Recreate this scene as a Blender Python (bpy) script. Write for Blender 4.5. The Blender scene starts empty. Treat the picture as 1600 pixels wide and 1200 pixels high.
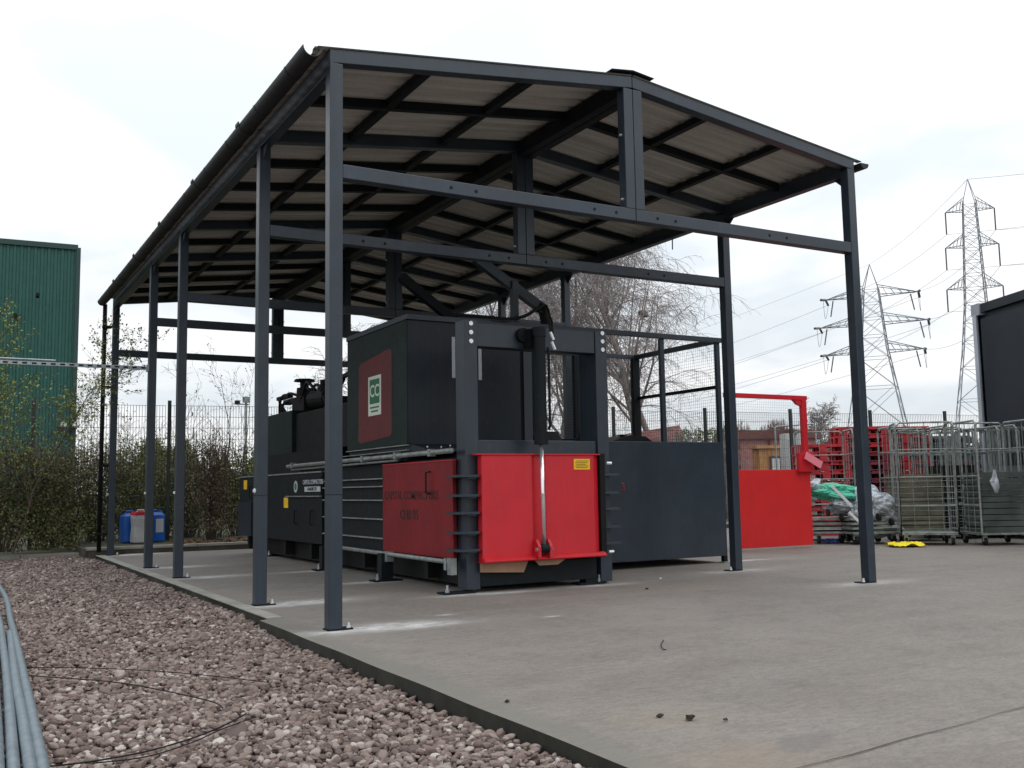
import bpy, math, random
import numpy as np
from mathutils import Vector, Matrix
random.seed(7); rng = np.random.default_rng(7)
sc = bpy.context.scene
col = sc.collection

# ------------------------------------------------------------------ camera
cam_d = bpy.data.cameras.new('camera'); cam = bpy.data.objects.new('camera', cam_d); col.objects.link(cam)
RIGHT = Vector((0.86813972, -0.49602878, -0.01699606)); UP = Vector((-0.03720619, -0.09918899, 0.99437279)); FWD = Vector((0.49492335, 0.86262216, 0.10456524))
CAM = Vector((-2.4874, -7.0666, 1.0092)); F = 1555.29
cam.matrix_world = Matrix(((RIGHT.x, UP.x, -FWD.x, CAM.x), (RIGHT.y, UP.y, -FWD.y, CAM.y), (RIGHT.z, UP.z, -FWD.z, CAM.z), (0, 0, 0, 1)))
cam_d.sensor_width = 36; cam_d.lens = 36 * F / 1600
cam_d.clip_start = .1; cam_d.clip_end = 3000
sc.camera = cam

# ------------------------------------------------------------------ world / sun / exposure
SUN_EL, SUN_ROT = math.radians(48), math.radians(152)
w = bpy.data.worlds.new('World'); sc.world = w; w.use_nodes = True
nt = w.node_tree; nt.nodes.clear()
N = nt.nodes.new; L = nt.links.new
out = N('ShaderNodeOutputWorld'); bg = N('ShaderNodeBackground'); bg.inputs['Strength'].default_value = .1
sky = N('ShaderNodeTexSky'); sky.sky_type = 'NISHITA'; sky.sun_disc = False; sky.sun_elevation = SUN_EL; sky.sun_rotation = SUN_ROT
tc = N('ShaderNodeTexCoord'); sep = N('ShaderNodeSeparateXYZ'); L(tc.outputs['Generated'], sep.inputs[0])
# flat cloud layer: direction projected on a plane overhead
zz = N('ShaderNodeMath'); zz.operation = 'ADD'; L(sep.outputs['Z'], zz.inputs[0]); zz.inputs[1].default_value = .22
zc = N('ShaderNodeMath'); zc.operation = 'MAXIMUM'; L(zz.outputs[0], zc.inputs[0]); zc.inputs[1].default_value = .08
dv = N('ShaderNodeVectorMath'); dv.operation = 'DIVIDE'; L(tc.outputs['Generated'], dv.inputs[0])
cb = N('ShaderNodeCombineXYZ')
for i in range(3): L(zc.outputs[0], cb.inputs[i])
L(cb.outputs[0], dv.inputs[1])
n1 = N('ShaderNodeTexNoise'); n1.inputs['Scale'].default_value = 1.9; n1.inputs['Detail'].default_value = 7; n1.inputs['Roughness'].default_value = .5
n1.inputs['Distortion'].default_value = .35
mp = N('ShaderNodeMapping'); mp.inputs['Location'].default_value = (3.1, 1.4, 0); mp.inputs['Scale'].default_value = (1, 1, .35)
L(dv.outputs[0], mp.inputs[0]); L(mp.outputs[0], n1.inputs['Vector'])
cr = N('ShaderNodeValToRGB'); cr.color_ramp.interpolation = 'EASE'
e = cr.color_ramp.elements
e[0].position = .36; e[0].color = (.81, .875, .93, 1)
e[1].position = .60; e[1].color = (1.06, 1.07, 1.08, 1)
L(n1.outputs['Fac'], cr.inputs['Fac'])
sc10 = N('ShaderNodeVectorMath'); sc10.operation = 'SCALE'; L(cr.outputs['Color'], sc10.inputs[0]); zm = N('ShaderNodeMath'); zm.operation = 'MAXIMUM'; L(sep.outputs['Z'], zm.inputs[0]); zm.inputs[1].default_value = 0
zf = N('ShaderNodeMath'); zf.operation = 'MULTIPLY_ADD'; L(zm.outputs[0], zf.inputs[0]); zf.inputs[1].default_value = 8.5; zf.inputs[2].default_value = 9.2
L(zf.outputs[0], sc10.inputs['Scale'])   # overcast sky: brighter towards the zenith
mixs = N('ShaderNodeMix'); mixs.data_type = 'RGBA'; mixs.inputs['Factor'].default_value = .93
L(sky.outputs[0], mixs.inputs['A']); L(sc10.outputs[0], mixs.inputs['B'])
L(mixs.outputs['Result'], bg.inputs['Color']); L(bg.outputs[0], out.inputs['Surface'])
sd = bpy.data.lights.new('sun', 'SUN'); sd.energy = .5; sd.angle = math.radians(30); sd.color = (1, .97, .92)
so = bpy.data.objects.new('sun', sd); col.objects.link(so)
# Nishita: sun_rotation measured clockwise from +Y
sdir = Vector((math.sin(SUN_ROT) * math.cos(SUN_EL), math.cos(SUN_ROT) * math.cos(SUN_EL), math.sin(SUN_EL)))
so.rotation_euler = sdir.to_track_quat('Z', 'Y').to_euler()
sc.view_settings.view_transform = 'Standard'; sc.view_settings.look = 'None'; sc.view_settings.exposure = 0; sc.view_settings.gamma = 1
sc.view_settings.use_curve_mapping = False
sc.render.engine = 'CYCLES'

# ------------------------------------------------------------------ materials
def nmat(name):
    m = bpy.data.materials.new(name); m.use_nodes = True; t = m.node_tree
    return m, t, t.nodes['Principled BSDF']
def noise(t, scale, detail=4, rough=.55, coord='Object', map_scale=None):
    c = t.nodes.new('ShaderNodeTexCoord'); n = t.nodes.new('ShaderNodeTexNoise')
    n.inputs['Scale'].default_value = scale; n.inputs['Detail'].default_value = detail; n.inputs['Roughness'].default_value = rough
    if map_scale:
        m = t.nodes.new('ShaderNodeMapping'); m.inputs['Scale'].default_value = map_scale
        t.links.new(c.outputs[coord], m.inputs[0]); t.links.new(m.outputs[0], n.inputs['Vector'])
    else: t.links.new(c.outputs[coord], n.inputs['Vector'])
    return n.outputs['Fac']
def ramp(t, fac, stops):
    r = t.nodes.new('ShaderNodeValToRGB'); el = r.color_ramp.elements
    while len(el) > 2: el.remove(el[-1])
    for i, (p, c) in enumerate(stops):
        x = el[i] if i < 2 else el.new(p)
        x.position = p; x.color = (*c, 1)
    t.links.new(fac, r.inputs['Fac']); return r.outputs['Color']
def mix(t, fac, a, b):
    m = t.nodes.new('ShaderNodeMix'); m.data_type = 'RGBA'
    if isinstance(fac, (int, float)): m.inputs['Factor'].default_value = fac
    else: t.links.new(fac, m.inputs['Factor'])
    for k, v in (('A', a), ('B', b)):
        if isinstance(v, tuple): m.inputs[k].default_value = (*v, 1)
        else: t.links.new(v, m.inputs[k])
    return m.outputs['Result']
def bump(t, b, h, strength=.3, dist=.01):
    n = t.nodes.new('ShaderNodeBump'); n.inputs['Strength'].default_value = strength; n.inputs['Distance'].default_value = dist
    t.links.new(h, n.inputs['Height']); t.links.new(n.outputs[0], b.inputs['Normal'])
def mathn(t, op, a, b=None, clamp=False):
    m = t.nodes.new('ShaderNodeMath'); m.operation = op; m.use_clamp = clamp
    for i, v in enumerate((a, b)):
        if v is None: continue
        if isinstance(v, (int, float)): m.inputs[i].default_value = v
        else: t.links.new(v, m.inputs[i])
    return m.outputs[0]
def attr(t, name, typ='GEOMETRY'):
    a = t.nodes.new('ShaderNodeAttribute'); a.attribute_name = name; a.attribute_type = typ; return a
M = {}
def paint(name, c, rough=.4, var=.12, metal=0, spec=.5, dirt=None, bumpy=.04, sc_=2.5, streak=0):
    m, t, b = nmat(name)
    f = noise(t, sc_, 6, .6)
    c0 = tuple(x * (1 - var) for x in c); c1 = tuple(min(1, x * (1 + var)) for x in c)
    colr = ramp(t, f, [(.35, c0), (.65, c1)])
    if dirt:
        g = noise(t, 9, 8, .7)
        k = ramp(t, g, [(.55, (0, 0, 0)), (.75, (1, 1, 1))])
        kk = t.nodes.new('ShaderNodeSeparateColor'); t.links.new(k, kk.inputs[0])
        colr = mix(t, mathn(t, 'MULTIPLY', kk.outputs[0], .35), colr, dirt)
    if streak:   # rain-washed dust streaks and fine scuffs
        st = mathn(t, 'MULTIPLY', mathn(t, 'SUBTRACT', noise(t, 2.2, 9, .72, map_scale=(6, 6, .7)), .50, True), 1.5, True)
        colr = mix(t, mathn(t, 'MULTIPLY', st, streak), colr, (.20, .19, .175))
        sf = mathn(t, 'MULTIPLY', mathn(t, 'SUBTRACT', noise(t, 26, 10, .8, map_scale=(1, 1, .35)), .64, True), 7, True)
        colr = mix(t, mathn(t, 'MULTIPLY', sf, streak * .8), colr, (.24, .22, .20))
    t.links.new(colr, b.inputs['Base Color'])
    r = t.nodes.new('ShaderNodeMapRange'); r.inputs['To Min'].default_value = max(.05, rough - .08); r.inputs['To Max'].default_value = rough + .12
    t.links.new(noise(t, 14, 5, .6), r.inputs['Value']); t.links.new(r.outputs[0], b.inputs['Roughness'])
    b.inputs['Metallic'].default_value = metal; b.inputs['Specular IOR Level'].default_value = spec
    if bumpy: bump(t, b, noise(t, 60, 2), bumpy, .002)
    M[name] = m; return m
paint('steel', (.021, .032, .047), .34, .14, spec=.5, dirt=(.07, .07, .07), streak=.16)
paint('steel_dark', (.006, .009, .012), .55, .15, spec=.22, dirt=(.035, .035, .035))
paint('hopper_paint', (.011, .016, .024), .4, .2, spec=.35, dirt=(.05, .05, .05), streak=.12)
paint('hopper_green', (.006, .016, .015), .55, .25, spec=.25)
paint('black', (.008, .008, .009), .6, .3, spec=.2)
paint('gutter', (.011, .010, .012), .6, .3, dirt=(.03, .02, .016))
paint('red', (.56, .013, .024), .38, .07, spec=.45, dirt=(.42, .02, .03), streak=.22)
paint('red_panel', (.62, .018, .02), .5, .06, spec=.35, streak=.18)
paint('red_shaded', (.20, .008, .012), .5, .12, spec=.3, streak=.15)  # gate red darkened: roof shade on the side panel put into the colour
paint('crate_red', (.42, .02, .03), .5, .35, dirt=(.2, .06, .05))
paint('crate_maroon', (.20, .03, .05), .55, .35)
paint('crate_grey', (.16, .17, .20), .55, .3)
paint('galv', (.36, .39, .41), .42, .22, metal=.55, dirt=(.2, .2, .19), sc_=9)
paint('galv_old', (.24, .26, .25), .5, .3, metal=.35, dirt=(.12, .11, .09), sc_=9)
paint('pipe_galv', (.20, .245, .275), .42, .18, metal=.5, dirt=(.13, .14, .14), sc_=14)
paint('cage_metal', (.25, .275, .26), .5, .35, metal=.3, dirt=(.09, .08, .06), sc_=9)
paint('load_brown', (.13, .12, .085), .85, .35)
paint('load_green', (.06, .075, .065), .8, .35)
paint('bolt', (.75, .77, .78), .3, .1, metal=.5)
paint('chrome', (.85, .86, .9), .12, .05, metal=.8, bumpy=0)
paint('fence_green', (.012, .02, .016), .5, .2)
paint('pylon_grey', (.24, .26, .29), .6, .15, bumpy=0)
paint('wire_grey', (.40, .41, .42), .6, .1, bumpy=0)
paint('insulator', (.07, .07, .08), .4, .1, bumpy=0)
paint('blue_plastic', (.01, .11, .46), .35, .15)
paint('white_plastic', (.50, .49, .50), .45, .1, dirt=(.3, .3, .28))
paint('red_plastic', (.50, .02, .04), .4, .1)
paint('label_white', (.50, .52, .55), .6, .1, bumpy=0)
paint('label_white_dim', (.62, .66, .56), .6, .1, bumpy=0)
paint('label_green', (.02, .14, .07), .6, .1, bumpy=0)
paint('label_yellow', (.85, .50, .01), .55, .08, bumpy=0)
paint('label_text', (.22, .14, .02), .6, .1, bumpy=0)
paint('white_print', (.42, .45, .47), .6, .1, bumpy=0)
paint('dark_print', (.045, .005, .006), .6, .1, bumpy=0)
paint('sticker_red', (.11, .008, .012), .6, .12, bumpy=0)
paint('rubber', (.014, .014, .014), .7, .2, spec=.25)
paint('card', (.35, .21, .13), .8, .12)
paint('truck_curtain', (.010, .016, .026), .42, .2)
paint('truck_silver', (.42, .45, .50), .35, .1, metal=.4)
paint('brick_roof', (.15, .06, .055), .9, .3)
paint('ply', (.55, .27, .10), .75, .25)
paint('white_box', (.66, .66, .66), .6, .08)
paint('bag', (.42, .45, .49), .3, .5, sc_=7)
paint('tarp_green', (.06, .42, .28), .5, .2)
paint('cloth_yellow', (.85, .68, .01), .7, .12)
paint('cloth_blue', (.08, .10, .5), .7, .12)
paint('pink_plate', (.85, .24, .30), .45, .05)
paint('beacon', (.8, .06, .02), .3, .1)
paint('mesh_wire', (.035, .04, .045), .5, .1, bumpy=0)
paint('bark_birch', (.22, .20, .18), .8, .45, sc_=6)
paint('twig', (.24, .205, .20), .85, .25, bumpy=0)
paint('twig_red', (.16, .075, .065), .85, .25, bumpy=0)
paint('stem', (.085, .066, .048), .85, .3, bumpy=0)
paint('debris', (.15, .085, .04), .95, .4, sc_=12)
paint('bark_chip', (.03, .025, .02), .9, .3)

# roof sheet: dark weathered outside, pale fibre-cement backing underneath
m, t, b = nmat('sheet_under'); f = noise(t, 1.4, 6, .65, map_scale=(.3, 8, 1))
c = ramp(t, f, [(.33, (.42, .40, .36)), (.7, (.70, .67, .62))])
t.links.new(mix(t, mathn(t, 'MULTIPLY', noise(t, 30, 3), .35), c, (.16, .14, .12)), b.inputs['Base Color']); b.inputs['Roughness'].default_value = .85; M['sheet_under'] = m
paint('sheet_top', (.035, .03, .032), .8, .25, dirt=(.09, .07, .05))

# green cladding
paint('cladding', (.008, .078, .062), .5, .12, bumpy=0)
paint('kerb_light', (.30, .29, .255), .85, .15, bumpy=.2)
paint('cladding_trim', (.010, .045, .04), .5, .12, bumpy=0)

# leaves: hue by per-face attribute 'lc'
def leafmat(name, cols):
    m, t, b = nmat(name); a = attr(t, 'lc')
    n = len(cols); t.links.new(ramp(t, a.outputs['Fac'], [(i / (n - 1), cc) for i, cc in enumerate(cols)]), b.inputs['Base Color'])
    b.inputs['Roughness'].default_value = .6; b.inputs['Specular IOR Level'].default_value = .25
    b.inputs['Transmission Weight'].default_value = 0
    b.inputs['Subsurface Weight'].default_value = 0; M[name] = m
leafmat('leaf_hedge', [(.075, .065, .038), (.13, .14, .05), (.10, .11, .042), (.17, .13, .085), (.21, .16, .115)])
leafmat('leaf_olive', [(.07, .075, .03), (.15, .165, .05), (.22, .24, .075)])
leafmat('leaf_fresh', [(.12, .16, .03), (.22, .27, .05), (.30, .34, .08)])
leafmat('leaf_brown', [(.09, .065, .05), (.15, .11, .075), (.18, .15, .09)])

# concrete slab: vertex attributes 'dust' (drilling dust smears), 'edge' (trowelled margin), 'stain'
m, t, b = nmat('concrete')
big = noise(t, .55, 6, .6); mid = noise(t, 3.2, 7, .65); fine = noise(t, 55, 6, .7); streak = noise(t, 1.6, 8, .7, map_scale=(.35, 1.6, 1))
c = ramp(t, big, [(.3, (.172, .151, .132)), (.7, (.240, .214, .190))])
c = mix(t, mathn(t, 'MULTIPLY', mathn(t, 'SUBTRACT', streak, .42, True), 1.6, True), c, (.275, .255, .232))
c = mix(t, mathn(t, 'MULTIPLY', mathn(t, 'SUBTRACT', mid, .5, True), 2.2, True), c, (.140, .126, .112))
sp = ramp(t, fine, [(.40, (.72, .72, .72)), (.62, (1.12, 1.12, 1.12))])
mm = t.nodes.new('ShaderNodeMix'); mm.data_type = 'RGBA'; mm.blend_type = 'MULTIPLY'; mm.inputs['Factor'].default_value = .55
t.links.new(c, mm.inputs['A']); t.links.new(sp, mm.inputs['B']); c = mm.outputs['Result']
grit_ = ramp(t, noise(t, 17, 12, .78, map_scale=(.7, 1.5, 1)), [(.36, (.74, .73, .72)), (.5, (1, 1, 1)), (.66, (1.22, 1.22, 1.22))])
m3 = t.nodes.new('ShaderNodeMix'); m3.data_type = 'RGBA'; m3.blend_type = 'MULTIPLY'; m3.inputs['Factor'].default_value = .8
t.links.new(c, m3.inputs['A']); t.links.new(grit_, m3.inputs['B']); c = m3.outputs['Result']
c = mix(t, mathn(t, 'MULTIPLY', attr(t, 'edge').outputs['Fac'], .8), c, (.165, .160, .135))
wn = mathn(t, 'MULTIPLY', attr(t, 'warm').outputs['Fac'], mathn(t, 'MULTIPLY', mid, 1.1), True)
c = mix(t, wn, c, (.30, .225, .155))
wet = mathn(t, 'MULTIPLY', attr(t, 'stain').outputs['Fac'], .7)
c = mix(t, wet, c, (.105, .102, .100))
dn = mathn(t, 'MULTIPLY', attr(t, 'dust').outputs['Fac'], mathn(t, 'MULTIPLY', mathn(t, 'SUBTRACT', noise(t, 6, 12, .8, map_scale=(.7, 1.8, 1)), .36, True), 4.5), True)
c = mix(t, dn, c, (.62, .61, .60))
sc_n = noise(t, 4.5, 9, .75, map_scale=(.5, 2.6, 1)); c = mix(t, mathn(t, 'MULTIPLY', mathn(t, 'SUBTRACT', sc_n, .63, True), 6, True), c, (.42, .41, .39))
t.links.new(c, b.inputs['Base Color']); b.inputs['Roughness'].default_value = .82
bump(t, b, mathn(t, 'ADD', mathn(t, 'MULTIPLY', fine, .5), mid), .25, .01); M['concrete'] = m
m, t, b = nmat('kerb'); f = noise(t, 3, 7, .65)
c = ramp(t, f, [(.3, (.17, .155, .13)), (.7, (.31, .295, .26))]); t.links.new(c, b.inputs['Base Color']); b.inputs['Roughness'].default_value = .9; bump(t, b, noise(t, 40, 5), .4, .01); M['kerb'] = m
m, t, b = nmat('kerb_face'); f = noise(t, 4, 7, .65)
c = ramp(t, f, [(.3, (.05, .045, .035)), (.7, (.12, .105, .08))]); t.links.new(c, b.inputs['Base Color']); b.inputs['Roughness'].default_value = .95; bump(t, b, noise(t, 40, 5), .6, .01); M['kerb_face'] = m
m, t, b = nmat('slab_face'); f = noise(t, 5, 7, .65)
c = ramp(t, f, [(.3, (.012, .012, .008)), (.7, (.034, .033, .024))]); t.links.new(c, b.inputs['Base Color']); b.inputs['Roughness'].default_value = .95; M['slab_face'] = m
m, t, b = nmat('earth'); f = noise(t, .7, 9, .7)
c = ramp(t, f, [(.35, (.05, .042, .03)), (.6, (.07, .075, .035))]); t.links.new(c, b.inputs['Base Color']); b.inputs['Roughness'].default_value = .95; bump(t, b, noise(t, 8, 6), .6, .05); M['earth'] = m
m, t, b = nmat('grit'); f = noise(t, 60, 4, .7)
c = ramp(t, f, [(.3, (.03, .024, .022)), (.7, (.10, .078, .072))]); t.links.new(c, b.inputs['Base Color']); b.inputs['Roughness'].default_value = .95; M['grit'] = m
m, t, b = nmat('pebble'); a = attr(t, 'pc', 'INSTANCER')
c = ramp(t, a.outputs['Fac'], [(0, (.060, .041, .035)), (.2, (.130, .086, .073)), (.45, (.205, .140, .120)), (.68, (.262, .192, .164)), (.85, (.33, .265, .228)), (.95, (.49, .42, .375)), (1, (.66, .61, .57))])
c = mix(t, mathn(t, 'MULTIPLY', noise(t, 45, 6, .7), .5), c, (.13, .105, .095))
t.links.new(c, b.inputs['Base Color']); b.inputs['Roughness'].default_value = .72; bump(t, b, noise(t, 160, 4), .3, .003); M['pebble'] = m
m, t, b = nmat('brick_wall'); br = t.nodes.new('ShaderNodeTexBrick'); tc2 = t.nodes.new('ShaderNodeTexCoord'); mp2 = t.nodes.new('ShaderNodeMapping')
mp2.inputs['Rotation'].default_value = (math.radians(90), 0, 0)
t.links.new(tc2.outputs['Object'], mp2.inputs[0]); t.links.new(mp2.outputs[0], br.inputs['Vector'])
br.inputs['Scale'].default_value = 4; br.inputs['Color1'].default_value = (.42, .17, .16, 1); br.inputs['Color2'].default_value = (.52, .25, .24, 1); br.inputs['Mortar'].default_value = (.30, .24, .22, 1)
t.links.new(br.outputs['Color'], b.inputs['Base Color']); b.inputs['Roughness'].default_value = .9; M['brick_wall'] = m

# ------------------------------------------------------------------ mesh builder
class MB:
    def __init__(s): s.v = []; s.f = []; s.mi = []; s.lc = []; s.cur = 0
    def add(s, vs, fs, lc=None):
        n = len(s.v); s.v += [tuple(x) for x in vs]; s.f += [tuple(i + n for i in f) for f in fs]; s.mi += [s.cur] * len(fs)
        if lc is not None: s.lc += [lc] * len(fs)
        return s
    BF = [(0, 3, 2, 1), (4, 5, 6, 7), (0, 1, 5, 4), (1, 2, 6, 5), (2, 3, 7, 6), (3, 0, 4, 7)]
    def box(s, x0, x1, y0, y1, z0, z1):
        return s.add([(x0, y0, z0), (x1, y0, z0), (x1, y1, z0), (x0, y1, z0), (x0, y0, z1), (x1, y0, z1), (x1, y1, z1), (x0, y1, z1)], MB.BF)
    def beam(s, p0, p1, wd, h, up=(0, 0, 1), off=(0, 0)):
        p0 = Vector(p0); p1 = Vector(p1); d = (p1 - p0).normalized(); up = Vector(up)
        r = d.cross(up).normalized(); u = r.cross(d).normalized(); vs = []
        for p in (p0, p1):
            for a, c2 in ((-1, -1), (1, -1), (1, 1), (-1, 1)):
                vs.append(p + r * (wd / 2 * a + off[0]) + u * (h / 2 * c2 + off[1]))
        return s.add(vs, [(0, 1, 2, 3), (7, 6, 5, 4), (0, 4, 5, 1), (1, 5, 6, 2), (2, 6, 7, 3), (3, 7, 4, 0)])
    def tube(s, pts, rad, n=8, caps=True, lc=None):
        pts = [Vector(p) for p in pts]; k = len(pts)
        if not hasattr(rad, '__len__'): rad = [rad] * k
        vs = []; up = Vector((0, 0, 1)); pr = None
        for i, p in enumerate(pts):
            d = (pts[min(i + 1, k - 1)] - pts[max(i - 1, 0)])
            d = d.normalized() if d.length > 1e-9 else Vector((0, 0, 1))
            if pr is None:
                a = up if abs(d.z) < .95 else Vector((1, 0, 0)); r = d.cross(a).normalized()
            else:
                r = pr - d * pr.dot(d); r = r.normalized() if r.length > 1e-6 else d.cross(up).normalized()
            pr = r; u = d.cross(r)
            for j in range(n):
                an = 2 * math.pi * j / n; vs.append(p + (r * math.cos(an) + u * math.sin(an)) * rad[i])
        fs = [(i * n + j, i * n + (j + 1) % n, (i + 1) * n + (j + 1) % n, (i + 1) * n + j) for i in range(k - 1) for j in range(n)]
        if caps: fs += [tuple(range(n - 1, -1, -1)), tuple((k - 1) * n + j for j in range(n))]
        return s.add(vs, fs, lc)
    def disc(s, c, nrm, r, n=16):
        c = Vector(c); nrm = Vector(nrm).normalized(); return s.tube([c, c + nrm * .004], r, n)
    def prism(s, poly, axis, a0, a1):   # poly in the other two axes, extruded
        n = len(poly); vs = []
        for a in (a0, a1):
            for (p, q) in poly:
                vs.append((a, p, q) if axis == 0 else (p, a, q) if axis == 1 else (p, q, a))
        return s.add(vs, [tuple(range(n - 1, -1, -1)), tuple(range(n, 2 * n))] + [(i, (i + 1) % n, n + (i + 1) % n, n + i) for i in range(n)])
    def blob(s, c, r, seed, sub=2, amp=.25, crumple=0):
        import bmesh
        bm = bmesh.new(); bmesh.ops.create_icosphere(bm, subdivisions=sub, radius=1)
        rr = random.Random(seed); ph = [(rr.uniform(1, 4), rr.uniform(0, 6), Vector((rr.gauss(0, 1), rr.gauss(0, 1), rr.gauss(0, 1))).normalized()) for _ in range(9)]
        vs = []
        for v in bm.verts:
            k = 1 + amp * sum(math.sin(f * v.co.dot(d) * 2 + o) for f, o, d in ph) / 3
            if crumple: k += crumple * sum(abs(math.sin(f * v.co.dot(d) * 5 + o * 2)) - .6 for f, o, d in ph[:5]) / 5
            vs.append((c[0] + v.co.x * r[0] * k, c[1] + v.co.y * r[1] * k, c[2] + v.co.z * r[2] * k))
        fs = [[v.index for v in f.verts] for f in bm.faces]; bm.free(); return s.add(vs, fs)

def mesh_of(name, mb, mats, smooth=False):
    me = bpy.data.meshes.new(name); me.from_pydata(mb.v, [], mb.f)
    for mt in (mats if isinstance(mats, (list, tuple)) else [mats]): me.materials.append(M[mt])
    if any(mb.mi): me.polygons.foreach_set('material_index', mb.mi)
    if mb.lc and len(mb.lc) == len(mb.f):
        a = me.attributes.new('lc', 'FLOAT', 'FACE'); a.data.foreach_set('value', mb.lc)
    if smooth: me.polygons.foreach_set('use_smooth', [True] * len(me.polygons))
    me.update(); return me
def wpos(o):
    return Vector(o.location) if o is not None and o.parent is None else (Vector(o.location) + wpos(o.parent) if o is not None else Vector((0, 0, 0)))
def part(name, mb, mats, parent=None, bevel=0, smooth=False, local=False, label=None, kind=None):
    """mesh coordinates are world coordinates unless local; object origin = parent's origin"""
    if parent is not None and not local:
        o_ = wpos(parent); mb.v = [(x - o_.x, y - o_.y, z - o_.z) for x, y, z in mb.v]
    o = bpy.data.objects.new(name, mesh_of(name, mb, mats, smooth)); col.objects.link(o)
    if parent is not None: o.parent = parent
    if bevel:
        md = o.modifiers.new('bevel', 'BEVEL'); md.width = bevel; md.segments = 2; md.limit_method = 'ANGLE'
    if label: o['label'] = label
    if kind: o['kind'] = kind
    return o
def piece(name, me, parent, loc, rot=(0, 0, 0), scale=(1, 1, 1)):
    o = bpy.data.objects.new(name, me); col.objects.link(o); o.parent = parent; o.location = loc; o.rotation_euler = rot; o.scale = scale; return o
def tag(o, label=None, cat=None, group=None, kind=None):
    if label: o['label'] = label
    if cat: o['category'] = cat
    if group: o['group'] = group
    if kind: o['kind'] = kind
    return o
def thing(name, loc, label, cat, group=None):
    o = bpy.data.objects.new(name, None); col.objects.link(o); o.location = loc; o.empty_display_size = .2
    return tag(o, label, cat, group)
def struct(name, mb, mats, **k):
    return tag(part(name, mb, mats, **k), kind='structure')
def copy_tree(o, parent=None):
    c_ = o.copy(); col.objects.link(c_); c_.parent = parent
    for ch in list(o.children): copy_tree(ch, c_)
    return c_
def text_mesh(name, body, size, mat, parent, origin, xdir, ydir, extrude=.0015, align='CENTER', squash=1):
    cu = bpy.data.curves.new(name, 'FONT'); cu.body = body; cu.size = size; cu.extrude = extrude; cu.align_x = align; cu.align_y = 'CENTER'; cu.resolution_u = 3; cu.offset = size * .018
    tmp = bpy.data.objects.new('tmp', cu); col.objects.link(tmp); dg = bpy.context.evaluated_depsgraph_get(); dg.update()
    me = bpy.data.meshes.new_from_object(tmp.evaluated_get(dg)); bpy.data.objects.remove(tmp); bpy.data.curves.remove(cu)
    me.materials.clear(); me.materials.append(M[mat])
    x = Vector(xdir).normalized(); y = Vector(ydir).normalized(); z = x.cross(y); o_ = Vector(origin) - wpos(parent)
    me.transform(Matrix(((x.x * squash, y.x, z.x, o_.x), (x.y * squash, y.y, z.y, o_.y), (x.z * squash, y.z, z.z, o_.z), (0, 0, 0, 1))))
    o = bpy.data.objects.new(name, me); col.objects.link(o); o.parent = parent; return o

def catmull(pts, n=6):
    P_ = [Vector(p) for p in pts]; o_ = []
    for i in range(len(P_) - 1):
        p0, p1, p2, p3 = P_[max(i - 1, 0)], P_[i], P_[i + 1], P_[min(i + 2, len(P_) - 1)]
        for k in range(n):
            t_ = k / n; o_.append(.5 * ((2 * p1) + (p2 - p0) * t_ + (2 * p0 - 5 * p1 + 4 * p2 - p3) * t_ * t_ + (3 * p1 - p0 - 3 * p2 + p3) * t_ ** 3))
    o_.append(P_[-1]); return o_
def D(u, v, d):     # a point d metres away along the view axis
    return CAM + (FWD + RIGHT * ((u - 800) / F) - UP * ((v - 600) / F)) * d
def onZ(u, v, z):
    dd = FWD + RIGHT * ((u - 800) / F) - UP * ((v - 600) / F); return CAM + dd * ((z - CAM.z) / dd.z)

# ------------------------------------------------------------------ ground
g = MB()
g.add([(-1200, -300, -.30), (1500, -300, -.30), (1500, 2000, -.30), (-1200, 2000, -.30)], [(0, 1, 2, 3)])
struct('ground', g, 'earth')

W = 5.79; FR = [0, 1.95, 5.52, 7.52, 11.05]
def edge_x(y):
    if y > .95: return -.15 + .012 * math.sin(y * 3)
    return -.235 - (.95 - y) * .011 + .004 * math.sin(y * 5)
# slab, gridded finely where it is near
xs = np.concatenate([np.array([0, .02, .05, .09, .13, .17, .22]), np.arange(.28, 8.6, .045), np.arange(8.7, 16, .3), np.array([18, 25, 40])])
ys = np.concatenate([np.arange(-9, -4.6, .4), np.arange(-4.6, 11.36, .05), [11.40]])
X, Y = np.meshgrid(xs, ys)
EX = np.array([edge_x(y) for y in ys])[:, None]
X = np.where(X < .25, X + EX, X + EX * np.clip(1 - (X - .25) / 2, 0, 1))
Yb = 11.36 - np.clip(X, -.5, 40) * 0.03
Y = np.where(Y > 10, 10 + (Y - 10) * (Yb - 10) / (11.40 - 10), Y)
Z = np.zeros_like(X) + .004 * np.sin(X * .9 + 1) * np.sin(Y * .7)* (X > .3)
ny, nx = X.shape; V = np.stack([X, Y, Z], -1).reshape(-1, 3)
idx = np.arange(ny * nx).reshape(ny, nx)
FA = np.stack([idx[:-1, :-1], idx[:-1, 1:], idx[1:, 1:], idx[1:, :-1]], -1).reshape(-1, 4)
me = bpy.data.meshes.new('yard_slab'); me.from_pydata(V.tolist(), [], FA.tolist()); me.materials.append(M['concrete'])
dust = np.zeros(len(V)); stain = np.zeros(len(V)); warm = np.zeros(len(V))
px, py = V[:, 0], V[:, 1]
def sm(cx, cy, rx, ry, a=1.0, ang=0):
    dx, dy = px - cx, py - cy; c_, s_ = math.cos(ang), math.sin(ang); u, v = dx * c_ + dy * s_, -dx * s_ + dy * c_
    return a * np.exp(-((u / rx) ** 2 + (v / ry) ** 2) * 1.3)
for y in FR:
    dust += sm(.42, y + .0, .55, .21, 1.15) + sm(.15, y - .06, .35, .12, .6)
    dust += sm(W - .1, y + .03, .55, .2, .75)
dust += sm(.75, -.12, .35, .12, .6) + sm(1.1, .35, .1, .04, .9) + sm(1.75, -.25, .08, .03, .9)
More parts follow.
